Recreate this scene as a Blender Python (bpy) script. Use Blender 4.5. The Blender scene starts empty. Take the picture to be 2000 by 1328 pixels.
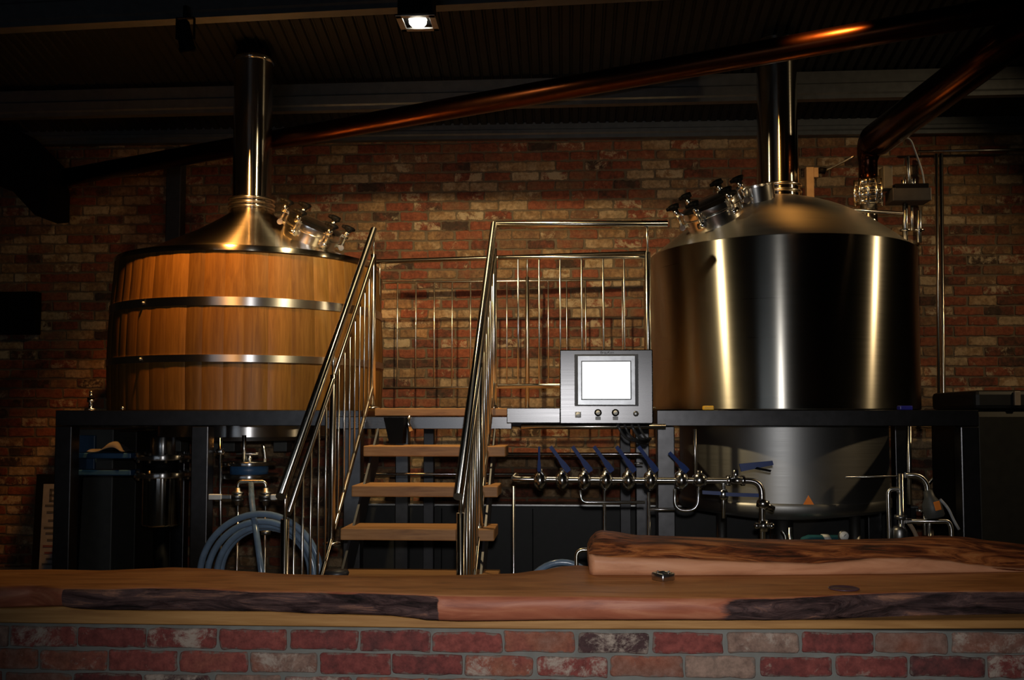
import bpy, bmesh, math, random
from mathutils import Vector, Matrix, noise

random.seed(7)
SC = bpy.context.scene
COL = SC.collection
PI = math.pi
E = 1.62                                    # eye height of the photographer
F = 1900.0                                  # focal length in pixels of the 2000 px wide frame
PSI = math.atan(105 / F)                    # camera turned a little to the left of the stair axis
PIT = math.atan(100 / F)                    # and tipped up
RT = Vector((math.cos(PSI), math.sin(PSI), 0))
FW = Vector((-math.sin(PSI) * math.cos(PIT), math.cos(PSI) * math.cos(PIT), math.sin(PIT)))
UP = RT.cross(FW)
CAM = Vector((0, 0, E))


def ray(px, py):
    return FW + RT * ((px - 1000) / F) + UP * ((664 - py + 51) / F)


def at(px, py, Y):
    d = ray(px, py)
    return CAM + d * (Y / d.y)


def at_z(px, py, z):
    d = ray(px, py)
    return CAM + d * ((z - E) / d.z)


def X_(px, Y, py=815):
    return at(px, py, Y).x


def Z_(py, Y, px=1000):
    return at(px, py, Y).z


def lerp(a, b, t):
    return a + (b - a) * t


def poly(pts, x):
    if x <= pts[0][0]:
        return pts[0][1]
    for (x0, y0), (x1, y1) in zip(pts, pts[1:]):
        if x <= x1:
            t = (x - x0) / (x1 - x0)
            t = t * t * (3 - 2 * t) * .5 + t * .5
            return lerp(y0, y1, t)
    return pts[-1][1]


# ------------------------------------------------------------------ materials
def new_mat(name):
    m = bpy.data.materials.new(name)
    m.use_nodes = True
    nt = m.node_tree
    b = nt.nodes['Principled BSDF']
    return m, nt, b


def N(nt, t, **kw):
    n = nt.nodes.new(t)
    for k, v in kw.items():
        if k in n.inputs:
            n.inputs[k].default_value = v
        else:
            setattr(n, k, v)
    return n


def ramp(nt, stops, src, interp='LINEAR'):
    r = nt.nodes.new('ShaderNodeValToRGB')
    cr = r.color_ramp
    cr.interpolation = interp
    while len(cr.elements) > 1:
        cr.elements.remove(cr.elements[-1])
    cr.elements[0].position = stops[0][0]
    cr.elements[0].color = (*stops[0][1], 1)
    for p, c in stops[1:]:
        e = cr.elements.new(p)
        e.color = (*c, 1)
    nt.links.new(src, r.inputs[0])
    return r


def mix(nt, a, b, fac, blend='MIX'):
    m = nt.nodes.new('ShaderNodeMix')
    m.data_type = 'RGBA'
    m.blend_type = blend
    for i, v in ((6, a), (7, b), (0, fac)):
        if isinstance(v, (int, float)):
            m.inputs[i].default_value = v
        elif isinstance(v, tuple):
            m.inputs[i].default_value = (*v, 1)
        else:
            nt.links.new(v, m.inputs[i])
    return m.outputs[2]


def plain(name, col, rough=.6, metal=0., spec=.5, emit=None, estr=0.):
    m, nt, b = new_mat(name)
    tc = N(nt, 'ShaderNodeTexCoord')
    nz = N(nt, 'ShaderNodeTexNoise', Scale=18., Detail=4.)
    nt.links.new(tc.outputs['Object'], nz.inputs['Vector'])
    r = ramp(nt, [(.3, tuple(c * .82 for c in col)), (.7, tuple(min(1, c * 1.1) for c in col))], nz.outputs['Fac'])
    nt.links.new(r.outputs[0], b.inputs['Base Color'])
    b.inputs['Roughness'].default_value = rough
    b.inputs['Metallic'].default_value = metal
    b.inputs['Specular IOR Level'].default_value = spec
    if emit:
        b.inputs['Emission Color'].default_value = (*emit, 1)
        b.inputs['Emission Strength'].default_value = estr
    return m


def brushed(name, col, rough, aniso=.85, axis='Z', radial=True, rot=0.):
    m, nt, b = new_mat(name)
    b.inputs['Base Color'].default_value = (*col, 1)
    b.inputs['Metallic'].default_value = 1
    b.inputs['Anisotropic'].default_value = aniso
    b.inputs['Anisotropic Rotation'].default_value = rot
    tc = N(nt, 'ShaderNodeTexCoord')
    mp = N(nt, 'ShaderNodeMapping')
    mp.inputs['Scale'].default_value = (2, 2, 2) if radial == 'uv' else (1.5, 1.5, 160) if axis == 'Z' else (1.5, 1.5, 160)
    nz = N(nt, 'ShaderNodeTexNoise', Scale=1., Detail=3.)
    nt.links.new(tc.outputs['Object'], mp.inputs[0])
    nt.links.new(mp.outputs[0], nz.inputs['Vector'])
    mr = N(nt, 'ShaderNodeMapRange')
    mr.inputs['To Min'].default_value = rough * .88
    mr.inputs['To Max'].default_value = rough * 1.12
    nt.links.new(nz.outputs['Fac'], mr.inputs['Value'])
    nt.links.new(mr.outputs[0], b.inputs['Roughness'])
    if radial == 'uv':
        tg = N(nt, 'ShaderNodeTangent', direction_type='UV_MAP', uv_map='UVMap')
        nt.links.new(tg.outputs[0], b.inputs['Tangent'])
    elif radial:
        tg = N(nt, 'ShaderNodeTangent', direction_type='RADIAL', axis=axis)
        nt.links.new(tg.outputs[0], b.inputs['Tangent'])
    return m


M = {}
M['tank'] = brushed('brushed_tank_steel', (.37, .355, .32), .29, 1., rot=.25)
M['tank_low'] = brushed('matt_tank_steel', (.30, .30, .30), .48, .4, rot=.25)
M['dome'] = brushed('brushed_dome_steel', (.58, .54, .46), .19, .97, rot=.25)
M['chimney'] = brushed('polished_flue_steel', (.62, .60, .56), .15, .9, rot=.25)
M['band'] = brushed('hoop_steel', (.55, .55, .56), .30, .95, rot=.25)
M['chrome'] = plain('polished_steel', (.74, .73, .71), .19, 1.)
M['rail'] = brushed('satin_rail_steel', (.72, .68, .60), .22, .93, radial='uv', rot=.25)
M['pipe'] = brushed('satin_pipe_steel', (.74, .73, .71), .25, .9, radial='uv', rot=.25)
M['kdome'] = brushed('kettle_dome_steel', (.60, .55, .46), .38, .6, rot=.25)
M['steel'] = plain('satin_steel', (.30, .30, .30), .38, 1.)
M['frame'] = plain('frame_steel', (.085, .085, .09), .32, 1.)
M['darksteel'] = plain('dark_steel', (.05, .05, .055), .45, .6)
M['panel'] = brushed('control_panel_steel', (.080, .080, .084), .27, .4, 'X', False)
M['ashtray'] = plain('ashtray_steel', (.55, .55, .56), .3, 1.)
M['cable'] = plain('cable_sheath', (.05, .05, .05), .3)
M['barrel'] = brushed('strainer_steel', (.34, .34, .34), .13, .85, rot=.25)
M['copper'] = plain('copper', (.065, .020, .008), .30, 1.)
M['copper_dull'] = plain('dull_copper', (.034, .012, .007), .22, 1.)
M['black'] = plain('black_plastic', (.003, .003, .0035), .55, spec=.05)
M['rubber'] = plain('black_rubber', (.02, .02, .02), .6)
M['blue'] = plain('blue_painted_handle', (.012, .034, .15), .4)
M['bluebracket'] = plain('blue_painted_steel', (.02, .07, .16), .4)
M['navy'] = plain('navy_block', (.02, .02, .25), .4)
M['yellow'] = plain('yellow_block', (.75, .42, .03), .4)
M['orange'] = plain('orange_sticker', (.80, .22, .02), .5)
M['white'] = plain('white_plastic', (.75, .75, .73), .4)
M['grey'] = plain('grey_plastic', (.35, .36, .37), .5)
M['greybox'] = plain('grey_cabinet', (.05, .052, .05), .5)
M['olive'] = plain('olive_cabinet', (.016, .0155, .012), .5, spec=.2)
M['blackpanel'] = plain('black_cladding', (.012, .0125, .013), .5, spec=.25)
M['tan'] = plain('beige_box', (.20, .155, .115), .5)
M['cloth'] = plain('grey_rag', (.085, .08, .078), .9)
M['teal'] = plain('teal_casing', (.02, .10, .13), .4)
M['paper'] = plain('white_paper', (.12, .12, .135), .7)
M['ink'] = plain('black_ink', (.03, .03, .035), .7)
M['redink'] = plain('red_ink', (.07, .02, .022), .7)
M['purlin'] = plain('galvanised_purlin', (.085, .09, .10), .40, .35)
M['roof'] = plain('dark_roof_sheet', (.016, .017, .019), .5, 0., spec=.15)
M['flash'] = plain('grey_flashing', (.085, .095, .11), .40, .4)
M['floor'] = plain('dark_concrete', (.06, .058, .055), .5)
M['render'] = plain('dark_render', (.05, .048, .045), .8)
M['bezel'] = plain('screen_bezel', (.30, .31, .33), .36, .85)
M['bezel_dark'] = plain('screen_gasket', (.05, .05, .055), .5)
M['screen'] = plain('lit_screen', (.9, .95, 1), .4, emit=(.93, .98, 1), estr=1.35)
M['lamp'] = plain('lamp_bulb', (1, 1, 1), .4, emit=(1, .93, .75), estr=22)
M['windowlight'] = plain('daylit_pane', (.2, .2, .2), .3, emit=(.80, .90, 1), estr=.0)


def wood(name, c0, c1, c2, scale=(1, 9, 9), rough=.4, attr=False, bump=.1):
    m, nt, b = new_mat(name)
    tc = N(nt, 'ShaderNodeTexCoord')
    mp = N(nt, 'ShaderNodeMapping')
    mp.inputs['Scale'].default_value = scale
    nz = N(nt, 'ShaderNodeTexNoise', Scale=3., Detail=7., Roughness=.62, Distortion=.6)
    nt.links.new(tc.outputs['Object'], mp.inputs[0])
    nt.links.new(mp.outputs[0], nz.inputs['Vector'])
    r = ramp(nt, [(.28, c0), (.5, c1), (.72, c2)], nz.outputs['Fac'])
    col = r.outputs[0]
    if attr:
        at_ = N(nt, 'ShaderNodeAttribute', attribute_name='col')
        col = mix(nt, col, at_.outputs['Color'], .80, 'MULTIPLY')
    nt.links.new(col, b.inputs['Base Color'])
    b.inputs['Roughness'].default_value = rough
    b.inputs['Specular IOR Level'].default_value = .25
    bp = N(nt, 'ShaderNodeBump', Strength=bump, Distance=.01)
    nt.links.new(nz.outputs['Fac'], bp.inputs['Height'])
    nt.links.new(bp.outputs[0], b.inputs['Normal'])
    return m


M['stave'] = wood('oiled_stave_wood', (.100, .043, .009), (.150, .069, .014), (.200, .098, .022), (14, 14, .7), .42, True, .06)
M['tread'] = wood('tread_wood', (.20, .09, .035), (.33, .16, .06), (.42, .22, .09), (1, 12, 12), .45)
M['board'] = wood('pale_timber', (.22, .10, .030), (.33, .165, .052), (.43, .235, .085), (.8, 10, 14), .5)


def slab_mat(name, top, raw, bark):
    """live-edge timber: attribute col.r = raw sawn edge, col.g = bark"""
    m, nt, b = new_mat(name)
    tc = N(nt, 'ShaderNodeTexCoord')
    mp = N(nt, 'ShaderNodeMapping')
    mp.inputs['Scale'].default_value = (1.1, 6, 7)
    nz = N(nt, 'ShaderNodeTexNoise', Scale=3., Detail=8., Roughness=.6, Distortion=.8)
    nt.links.new(tc.outputs['Object'], mp.inputs[0])
    nt.links.new(mp.outputs[0], nz.inputs['Vector'])
    mp2 = N(nt, 'ShaderNodeMapping')
    mp2.inputs['Scale'].default_value = (1.25, 6, 9)
    mp2.inputs['Rotation'].default_value = (0, .16, 0)
    nz2 = N(nt, 'ShaderNodeTexNoise', Scale=2.4, Detail=9., Roughness=.68, Distortion=1.2)
    nt.links.new(tc.outputs['Object'], mp2.inputs[0])
    nt.links.new(mp2.outputs[0], nz2.inputs['Vector'])
    ct = ramp(nt, [(.3, top[0]), (.5, top[1]), (.7, top[2])], nz.outputs['Fac']).outputs[0]
    cr = ramp(nt, [(.3, raw[0]), (.5, raw[1]), (.7, raw[2])], nz.outputs['Fac']).outputs[0]
    cb = ramp(nt, [(.36, bark[0]), (.46, bark[1]), (.57, bark[2]), (.70, bark[3])], nz2.outputs['Fac']).outputs[0]
    a = N(nt, 'ShaderNodeAttribute', attribute_name='col')
    sp = N(nt, 'ShaderNodeSeparateColor')
    nt.links.new(a.outputs['Color'], sp.inputs[0])
    c = mix(nt, ct, cr, sp.outputs[0])
    # ragged border between bark and wood
    ad = N(nt, 'ShaderNodeMath', operation='ADD')
    nt.links.new(sp.outputs[1], ad.inputs[0])
    sb = N(nt, 'ShaderNodeMath', operation='MULTIPLY_ADD')
    nt.links.new(nz2.outputs['Fac'], sb.inputs[0])
    sb.inputs[1].default_value = .9
    sb.inputs[2].default_value = -.45
    nt.links.new(sb.outputs[0], ad.inputs[1])
    st = N(nt, 'ShaderNodeMapRange')
    st.inputs['From Min'].default_value = .42
    st.inputs['From Max'].default_value = .58
    nt.links.new(ad.outputs[0], st.inputs['Value'])
    ml = N(nt, 'ShaderNodeMath', operation='MULTIPLY')
    nt.links.new(st.outputs[0], ml.inputs[0])
    gt = N(nt, 'ShaderNodeMath', operation='GREATER_THAN')
    gt.inputs[1].default_value = .02
    nt.links.new(sp.outputs[1], gt.inputs[0])
    nt.links.new(gt.outputs[0], ml.inputs[1])
    c = mix(nt, c, cb, ml.outputs[0])
    nt.links.new(c, b.inputs['Base Color'])
    b.inputs['Specular IOR Level'].default_value = .22
    rr = N(nt, 'ShaderNodeMapRange')
    rr.inputs['To Min'].default_value = .48
    rr.inputs['To Max'].default_value = .45
    nt.links.new(sp.outputs[0], rr.inputs['Value'])
    nt.links.new(rr.outputs[0], b.inputs['Roughness'])
    bp = N(nt, 'ShaderNodeBump', Distance=.02)
    bs = N(nt, 'ShaderNodeMath', operation='MULTIPLY_ADD')
    nt.links.new(ml.outputs[0], bs.inputs[0])
    bs.inputs[1].default_value = .8
    bs.inputs[2].default_value = .10
    nt.links.new(bs.outputs[0], bp.inputs['Strength'])
    nt.links.new(nz2.outputs['Fac'], bp.inputs['Height'])
    nt.links.new(bp.outputs[0], b.inputs['Normal'])
    return m


M['slab'] = slab_mat('live_edge_slab',
                     [(.27, .095, .026), (.46, .175, .050), (.58, .245, .080)],
                     [(.20, .055, .030), (.33, .105, .056), (.46, .19, .105)],
                     [(.008, .005, .005), (.034, .018, .018), (.10, .056, .052), (.38, .18, .11)])
M['slab2'] = slab_mat('live_edge_shelf',
                      [(.22, .08, .025), (.34, .14, .045), (.42, .19, .07)],
                      [(.38, .16, .08), (.50, .23, .12), (.58, .29, .16)],
                      [(.018, .006, .004), (.15, .034, .012), (.48, .150, .042), (.66, .29, .105)])


def brick_mat(name, palette, lime, limeamt, smear):
    m, nt, b = new_mat(name)
    a = N(nt, 'ShaderNodeAttribute', attribute_name='col')
    sp = N(nt, 'ShaderNodeSeparateColor')
    nt.links.new(a.outputs['Color'], sp.inputs[0])
    tc = N(nt, 'ShaderNodeTexCoord')
    nzb = N(nt, 'ShaderNodeTexNoise', Scale=7., Detail=5., Roughness=.6)
    nt.links.new(tc.outputs['Object'], nzb.inputs['Vector'])
    sh = N(nt, 'ShaderNodeMath', operation='MULTIPLY_ADD')
    nt.links.new(nzb.outputs['Fac'], sh.inputs[0])
    sh.inputs[1].default_value = .75
    sh.inputs[2].default_value = -.375
    sh2 = N(nt, 'ShaderNodeMath', operation='ADD', use_clamp=True)
    nt.links.new(sh.outputs[0], sh2.inputs[0])
    nt.links.new(sp.outputs[0], sh2.inputs[1])
    base = ramp(nt, palette, sh2.outputs[0]).outputs[0]
    nz = N(nt, 'ShaderNodeTexNoise', Scale=28., Detail=9., Roughness=.75)
    nt.links.new(tc.outputs['Object'], nz.inputs['Vector'])
    mot = ramp(nt, [(.32, (.45, .45, .45)), (.62, (1.25, 1.2, 1.18))], nz.outputs['Fac']).outputs[0]
    c = mix(nt, base, mot, .8, 'MULTIPLY')
    nz2 = N(nt, 'ShaderNodeTexNoise', Scale=9., Detail=10., Roughness=.78, Distortion=.3)
    nt.links.new(tc.outputs['Object'], nz2.inputs['Vector'])
    th = N(nt, 'ShaderNodeMath', operation='MULTIPLY_ADD')
    nt.links.new(sp.outputs[1], th.inputs[0])
    th.inputs[1].default_value = limeamt
    th.inputs[2].default_value = -.11
    ad = N(nt, 'ShaderNodeMath', operation='ADD')
    nt.links.new(th.outputs[0], ad.inputs[0])
    nt.links.new(nz2.outputs['Fac'], ad.inputs[1])
    st = N(nt, 'ShaderNodeMapRange')
    st.inputs['From Min'].default_value = .60
    st.inputs['From Max'].default_value = .70
    nt.links.new(ad.outputs[0], st.inputs['Value'])
    c = mix(nt, c, lime, st.outputs[0])
    # mortar smeared over the worn edges (blue channel is 1 on a brick's rim)
    nz3 = N(nt, 'ShaderNodeTexNoise', Scale=34., Detail=6., Roughness=.7)
    nt.links.new(tc.outputs['Object'], nz3.inputs['Vector'])
    ed = N(nt, 'ShaderNodeMath', operation='MULTIPLY_ADD')
    nt.links.new(sp.outputs[2], ed.inputs[0])
    ed.inputs[1].default_value = .20
    nt.links.new(nz3.outputs['Fac'], ed.inputs[2])
    es = N(nt, 'ShaderNodeMapRange')
    es.inputs['From Min'].default_value = .66
    es.inputs['From Max'].default_value = .80
    nt.links.new(ed.outputs[0], es.inputs['Value'])
    c = mix(nt, c, smear, es.outputs[0])
    nt.links.new(c, b.inputs['Base Color'])
    b.inputs['Roughness'].default_value = .85
    b.inputs['Specular IOR Level'].default_value = .25
    bp = N(nt, 'ShaderNodeBump', Strength=.55, Distance=.012)
    nt.links.new(nz.outputs['Fac'], bp.inputs['Height'])
    nt.links.new(bp.outputs[0], b.inputs['Normal'])
    return m


M['brick_bar'] = brick_mat('reclaimed_bar_brick',
                           [(0, (.065, .035, .036)), (.2, (.17, .044, .040)), (.45, (.235, .064, .053)), (.65, (.26, .098, .062)), (.80, (.20, .120, .095)), (1, (.27, .185, .145))],
                           (.36, .29, .24), .24, (.17, .13, .11))
M['brick_wall'] = brick_mat('reclaimed_wall_brick',
                            [(0, (.050, .030, .020)), (.22, (.16, .044, .023)), (.48, (.20, .062, .030)), (.66, (.145, .077, .041)), (.82, (.22, .126, .058)), (1, (.30, .21, .12))],
                            (.36, .265, .16), .27, (.125, .088, .052))
M['mortar_bar'] = plain('grey_mortar', (.155, .155, .142), .9)
M['mortar_wall'] = plain('brown_mortar', (.110, .077, .045), .9)


# ------------------------------------------------------------------ mesh building
class MB:
    def __init__(s):
        s.bm = bmesh.new()
        s.mi = 0
        s.sm = True
        s.col = s.bm.loops.layers.float_color.new('col')
        s.uv = s.bm.loops.layers.uv.new('UVMap')
        s.c = (1, 1, 1, 1)

    def face(s, vs, smooth=None):
        try:
            f = s.bm.faces.new(vs)
        except ValueError:
            return None
        f.material_index = s.mi
        f.smooth = s.sm if smooth is None else smooth
        for l in f.loops:
            l[s.col] = s.c
        return f

    def box(s, c, size, rot=None, bev=0.):
        hx, hy, hz = size[0] / 2, size[1] / 2, size[2] / 2
        R = rot or Matrix.Identity(3)
        c = Vector(c)
        b = min(bev, hx * .9, hy * .9, hz * .9)
        if b <= 0:
            v = [s.bm.verts.new(c + R @ Vector((x * hx, y * hy, z * hz))) for x in (-1, 1) for y in (-1, 1) for z in (-1, 1)]
            for q in ((0, 1, 3, 2), (4, 6, 7, 5), (0, 4, 5, 1), (2, 3, 7, 6), (0, 2, 6, 4), (1, 5, 7, 3)):
                s.face([v[i] for i in q], False)
            return
        tmp = bmesh.new()
        bmesh.ops.create_cube(tmp, size=1)
        for v in tmp.verts:
            v.co = Vector((v.co.x * 2 * hx, v.co.y * 2 * hy, v.co.z * 2 * hz))
        bmesh.ops.bevel(tmp, geom=tmp.edges[:], offset=b, segments=2, affect='EDGES', profile=.5)
        mp = {v: s.bm.verts.new(c + R @ v.co) for v in tmp.verts}
        for f in tmp.faces:
            s.face([mp[v] for v in f.verts], False)
        tmp.free()

    def box2(s, lo, hi, bev=0.):
        lo, hi = Vector(lo), Vector(hi)
        s.box((lo + hi) / 2, [abs(a) for a in (hi - lo)], None, bev)

    def tube(s, pts, r, seg=12, closed=False, caps=True):
        pts = [Vector(p) for p in pts]
        n = len(pts)
        rs = r if isinstance(r, (list, tuple)) else [r] * n
        rings = []
        ref = None
        for i, p in enumerate(pts):
            a = pts[(i - 1) % n] if (closed or i > 0) else p
            b = pts[(i + 1) % n] if (closed or i < n - 1) else p
            t = (b - a).normalized()
            if ref is None:
                ref = Vector((0, 0, 1)) if abs(t.z) < .9 else Vector((1, 0, 0))
            u = (ref - t * ref.dot(t))
            if u.length < 1e-5:
                u = t.orthogonal()
            u.normalize()
            ref = u
            w = t.cross(u)
            rings.append([s.bm.verts.new(p + (u * math.cos(k * 2 * PI / seg) + w * math.sin(k * 2 * PI / seg)) * rs[i]) for k in range(seg)])
        for i in range(n if closed else n - 1):
            A, B = rings[i], rings[(i + 1) % n]
            for k in range(seg):
                f = s.face([A[k], A[(k + 1) % seg], B[(k + 1) % seg], B[k]], True)
                if f:
                    for l, (u_, v_) in zip(f.loops, ((k, i), (k + 1, i), (k + 1, i + 1), (k, i + 1))):
                        l[s.uv].uv = (u_ / seg, float(v_))
        if caps and not closed:
            s.face(rings[0][::-1], False)
            s.face(rings[-1], False)

    def cyl(s, p0, p1, r0, r1=None, seg=24):
        s.tube([p0, p1], [r0, r0 if r1 is None else r1], seg)

    def lathe(s, prof, c=(0, 0, 0), axis=(0, 0, 1), seg=64, sharp=True):
        """prof: list of (r, h); a repeated point makes a crease"""
        ax = Vector(axis).normalized()
        u = ax.orthogonal().normalized() if abs(ax.z) < .999 else Vector((1, 0, 0))
        w = ax.cross(u)
        c = Vector(c)
        prev = None
        last = None
        for (r, h) in prof:
            if r < 1e-5:
                ring = [s.bm.verts.new(c + ax * h)] * seg
            else:
                ring = [s.bm.verts.new(c + ax * h + (u * math.cos(k * 2 * PI / seg) + w * math.sin(k * 2 * PI / seg)) * r) for k in range(seg)]
            if prev is not None and (r, h) != last:
                for k in range(seg):
                    q = [prev[k], prev[(k + 1) % seg], ring[(k + 1) % seg], ring[k]]
                    qq = []
                    for v in q:
                        if v not in qq:
                            qq.append(v)
                    if len(qq) > 2:
                        s.face(qq, True)
            prev, last = ring, (r, h)

    def ball(s, c, r, seg=12, sc=(1, 1, 1)):
        n = seg // 2 + 2
        c = Vector(c)
        prev = None
        for i in range(n + 1):
            th = PI * i / n
            if i in (0, n):
                ring = [s.bm.verts.new(c + Vector((0, 0, math.cos(th) * r * sc[2])))] * seg
            else:
                ring = [s.bm.verts.new(c + Vector((math.sin(th) * math.cos(k * 2 * PI / seg) * r * sc[0], math.sin(th) * math.sin(k * 2 * PI / seg) * r * sc[1], math.cos(th) * r * sc[2]))) for k in range(seg)]
            if prev:
                for k in range(seg):
                    q = []
                    for v in (prev[k], ring[k], ring[(k + 1) % seg], prev[(k + 1) % seg]):
                        if v not in q:
                            q.append(v)
                    if len(q) > 2:
                        s.face(q, True)
            prev = ring

    def prism(s, pts, depth, axis):
        """pts: outline (3-D), extruded along axis*depth"""
        d = Vector(axis) * depth
        a = [s.bm.verts.new(Vector(p)) for p in pts]
        b = [s.bm.verts.new(Vector(p) + d) for p in pts]
        s.face(a[::-1], False)
        s.face(b, False)
        n = len(a)
        for i in range(n):
            s.face([a[i], a[(i + 1) % n], b[(i + 1) % n], b[i]], False)

    def build(s, name, mat, parent=None, origin=None, doubles=False):
        if doubles:
            bmesh.ops.remove_doubles(s.bm, verts=s.bm.verts[:], dist=1e-5)
        bmesh.ops.recalc_face_normals(s.bm, faces=s.bm.faces[:])
        vs = [v.co for v in s.bm.verts]
        lo = Vector([min(v[i] for v in vs) for i in range(3)])
        hi = Vector([max(v[i] for v in vs) for i in range(3)])
        o = Vector(origin) if origin is not None else Vector(((lo.x + hi.x) / 2, (lo.y + hi.y) / 2, lo.z))
        bmesh.ops.translate(s.bm, verts=s.bm.verts[:], vec=-o)
        me = bpy.data.meshes.new(name)
        s.bm.to_mesh(me)
        s.bm.free()
        for m in (mat if isinstance(mat, (list, tuple)) else [mat]):
            me.materials.append(M[m])
        ob = bpy.data.objects.new(name, me)
        COL.objects.link(ob)
        if parent is not None:
            ob.parent = parent
            ob.location = o - world_loc(parent)
        else:
            ob.location = o
        return ob


def world_loc(o):
    p = Vector(o.location)
    while o.parent:
        o = o.parent
        p = p + Vector(o.location)
    return p


def tag(o, label, cat, group=None, kind=None):
    if label:
        o['label'] = label
    if cat:
        o['category'] = cat
    if group:
        o['group'] = group
    if kind:
        o['kind'] = kind
    return o


def thing(name, label, cat, loc, group=None):
    o = bpy.data.objects.new(name, None)
    o.empty_display_size = .1
    COL.objects.link(o)
    o.location = loc
    return tag(o, label, cat, group)


def struct(o):
    o['kind'] = 'structure'
    return o


def arc(c, r, a0, a1, u, v, n=8):
    u, v, c = Vector(u), Vector(v), Vector(c)
    return [c + (u * math.cos(lerp(a0, a1, i / n)) + v * math.sin(lerp(a0, a1, i / n))) * r for i in range(n + 1)]


def bend(pts, r, n=7):
    """round the corners of a polyline"""
    pts = [Vector(p) for p in pts]
    out = [pts[0]]
    for a, b, c in zip(pts, pts[1:], pts[2:]):
        d0, d1 = (a - b), (c - b)
        rr = min(r, d0.length * .49, d1.length * .49)
        p0, p1 = b + d0.normalized() * rr, b + d1.normalized() * rr
        for i in range(n + 1):
            t = i / n
            out.append(p0 * (1 - t) ** 2 + b * 2 * t * (1 - t) + p1 * t * t)
    out.append(pts[-1])
    return out


def text_mesh(name, body, size, mat, loc, parent, rot=(PI / 2, 0, 0), extr=.0006):
    cu = bpy.data.curves.new(name, 'FONT')
    cu.body = body
    cu.size = size
    cu.extrude = extr
    cu.align_x = 'CENTER'
    cu.align_y = 'CENTER'
    t = bpy.data.objects.new(name, cu)
    COL.objects.link(t)
    dg = bpy.context.evaluated_depsgraph_get()
    me = bpy.data.meshes.new_from_object(t.evaluated_get(dg))
    bpy.data.objects.remove(t)
    me.name = name
    me.materials.clear()
    me.materials.append(M[mat])
    o = bpy.data.objects.new(name, me)
    COL.objects.link(o)
    o.parent = parent
    o.location = Vector(loc) - world_loc(parent)
    o.rotation_euler = rot
    return o


# ------------------------------------------------------------------ bricks
def brick_panel(mb, x0, x1, z0, z1, Y, bw, bh, mort, xa, za, dz=lambda x: 0., jit=.004, proud=.012):
    """old bricks with rounded, uneven edges standing proud of the mortar; xa/za = where one joint / course lies"""
    r0 = math.floor((z0 - za) / bh) - 1
    r1 = math.ceil((z1 - za) / bh) + 1
    for r in range(r0, r1):
        off = xa + (bw * .5 if r % 2 else 0.) + random.uniform(-.012, .012)
        for k in range(math.floor((x0 - off) / bw) - 1, math.ceil((x1 - off) / bw) + 1):
            a, b = off + k * bw + mort / 2, off + (k + 1) * bw - mort / 2
            lo, hi = za + r * bh + mort / 2, za + (r + 1) * bh - mort / 2
            a, b = a + random.uniform(-jit, jit), b + random.uniform(-jit, jit)
            lo, hi = lo + random.uniform(-jit, jit) * .6, hi + random.uniform(-jit, jit) * .6
            a, b, lo, hi = max(a, x0), min(b, x1), max(lo, z0), min(hi, z1)
            if b - a < .02 or hi - lo < .015:
                continue
            mb.c = (random.random(), random.random() ** 1.5, random.random(), 1)
            pr = proud * random.uniform(.6, 1.15)
            ch = .007
            d = dz((a + b) / 2)
            cx_, cz_ = (a + b) / 2, (lo + hi) / 2
            cr = [random.uniform(.004, .014) for _ in range(4)]
            outline = []
            nx, nz_ = 6, 2
            crn = ((a, lo, 1, 1), (b, lo, -1, 1), (b, hi, -1, -1), (a, hi, 1, -1))
            for q in range(4):
                (xa_, za_, sx, sz), (xb_, zb_, ux, uz) = crn[q], crn[(q + 1) % 4]
                r_a, r_b = cr[q], cr[(q + 1) % 4]
                hor = q in (0, 2)
                if hor:
                    outline.append((xa_ + sx * r_a * .3, za_ + sz * r_a * .3))
                    m_ = nx
                    p_, q_ = (xa_ + sx * r_a, za_), (xb_ + ux * r_b, zb_)
                else:
                    outline.append((xa_ + sx * r_a * .3, za_ + sz * r_a * .3))
                    m_ = nz_
                    p_, q_ = (xa_, za_ + sz * r_a), (xb_, zb_ + uz * r_b)
                for i in range(m_ + 1):
                    outline.append((lerp(p_[0], q_[0], i / m_), lerp(p_[1], q_[1], i / m_)))
            base, mid, top, inn = [], [], [], []
            sd = random.uniform(0, 900)
            for (x, z) in outline:
                w_ = jit * 1.3
                x_ = x + noise.noise(Vector((x * 30, z * 30, sd))) * w_
                z_ = z + noise.noise(Vector((x * 30, z * 30, sd + 50))) * w_
                base.append(mb.bm.verts.new((x_, Y + .004, z_ + d)))
                mid.append(mb.bm.verts.new((x_, Y - pr * .55, z_ + d)))
                top.append(mb.bm.verts.new((lerp(x_, cx_, .03), Y - pr * .95, lerp(z_, cz_, .10) + d)))
                inn.append(mb.bm.verts.new((lerp(x_, cx_, .12), Y - pr - random.uniform(-.0008, .0008), lerp(z_, cz_, .36) + d)))
            n = len(base)
            c0 = mb.c
            for i in range(n):
                j = (i + 1) % n
                mb.c = (c0[0], c0[1], 1, 1)
                mb.face([base[i], base[j], mid[j], mid[i]], True)
                mb.face([mid[i], mid[j], top[j], top[i]], True)
                f = mb.face([top[i], top[j], inn[j], inn[i]], True)
                if f:
                    for l in f.loops:
                        if l.vert in (inn[i], inn[j]):
                            l[mb.col] = (c0[0], c0[1], 0, 1)
            mb.c = (c0[0], c0[1], 0, 1)
            mb.face(inn, True)
    mb.c = (1, 1, 1, 1)


YW = 8.1                                      # back wall
XL_ROOM, XR_ROOM, Y_FRONT = -6.3, 5.6, -4.0
ROOF_W = E + 2.42


def roof_z(y):
    return ROOF_W + .25 * (YW - y)


# ------------------------------------------------------------------ the room
mb = MB()
mb.box2((XL_ROOM, Y_FRONT, -.12), (XR_ROOM, YW + .2, 0))
struct(mb.build('floor', 'floor'))

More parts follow.
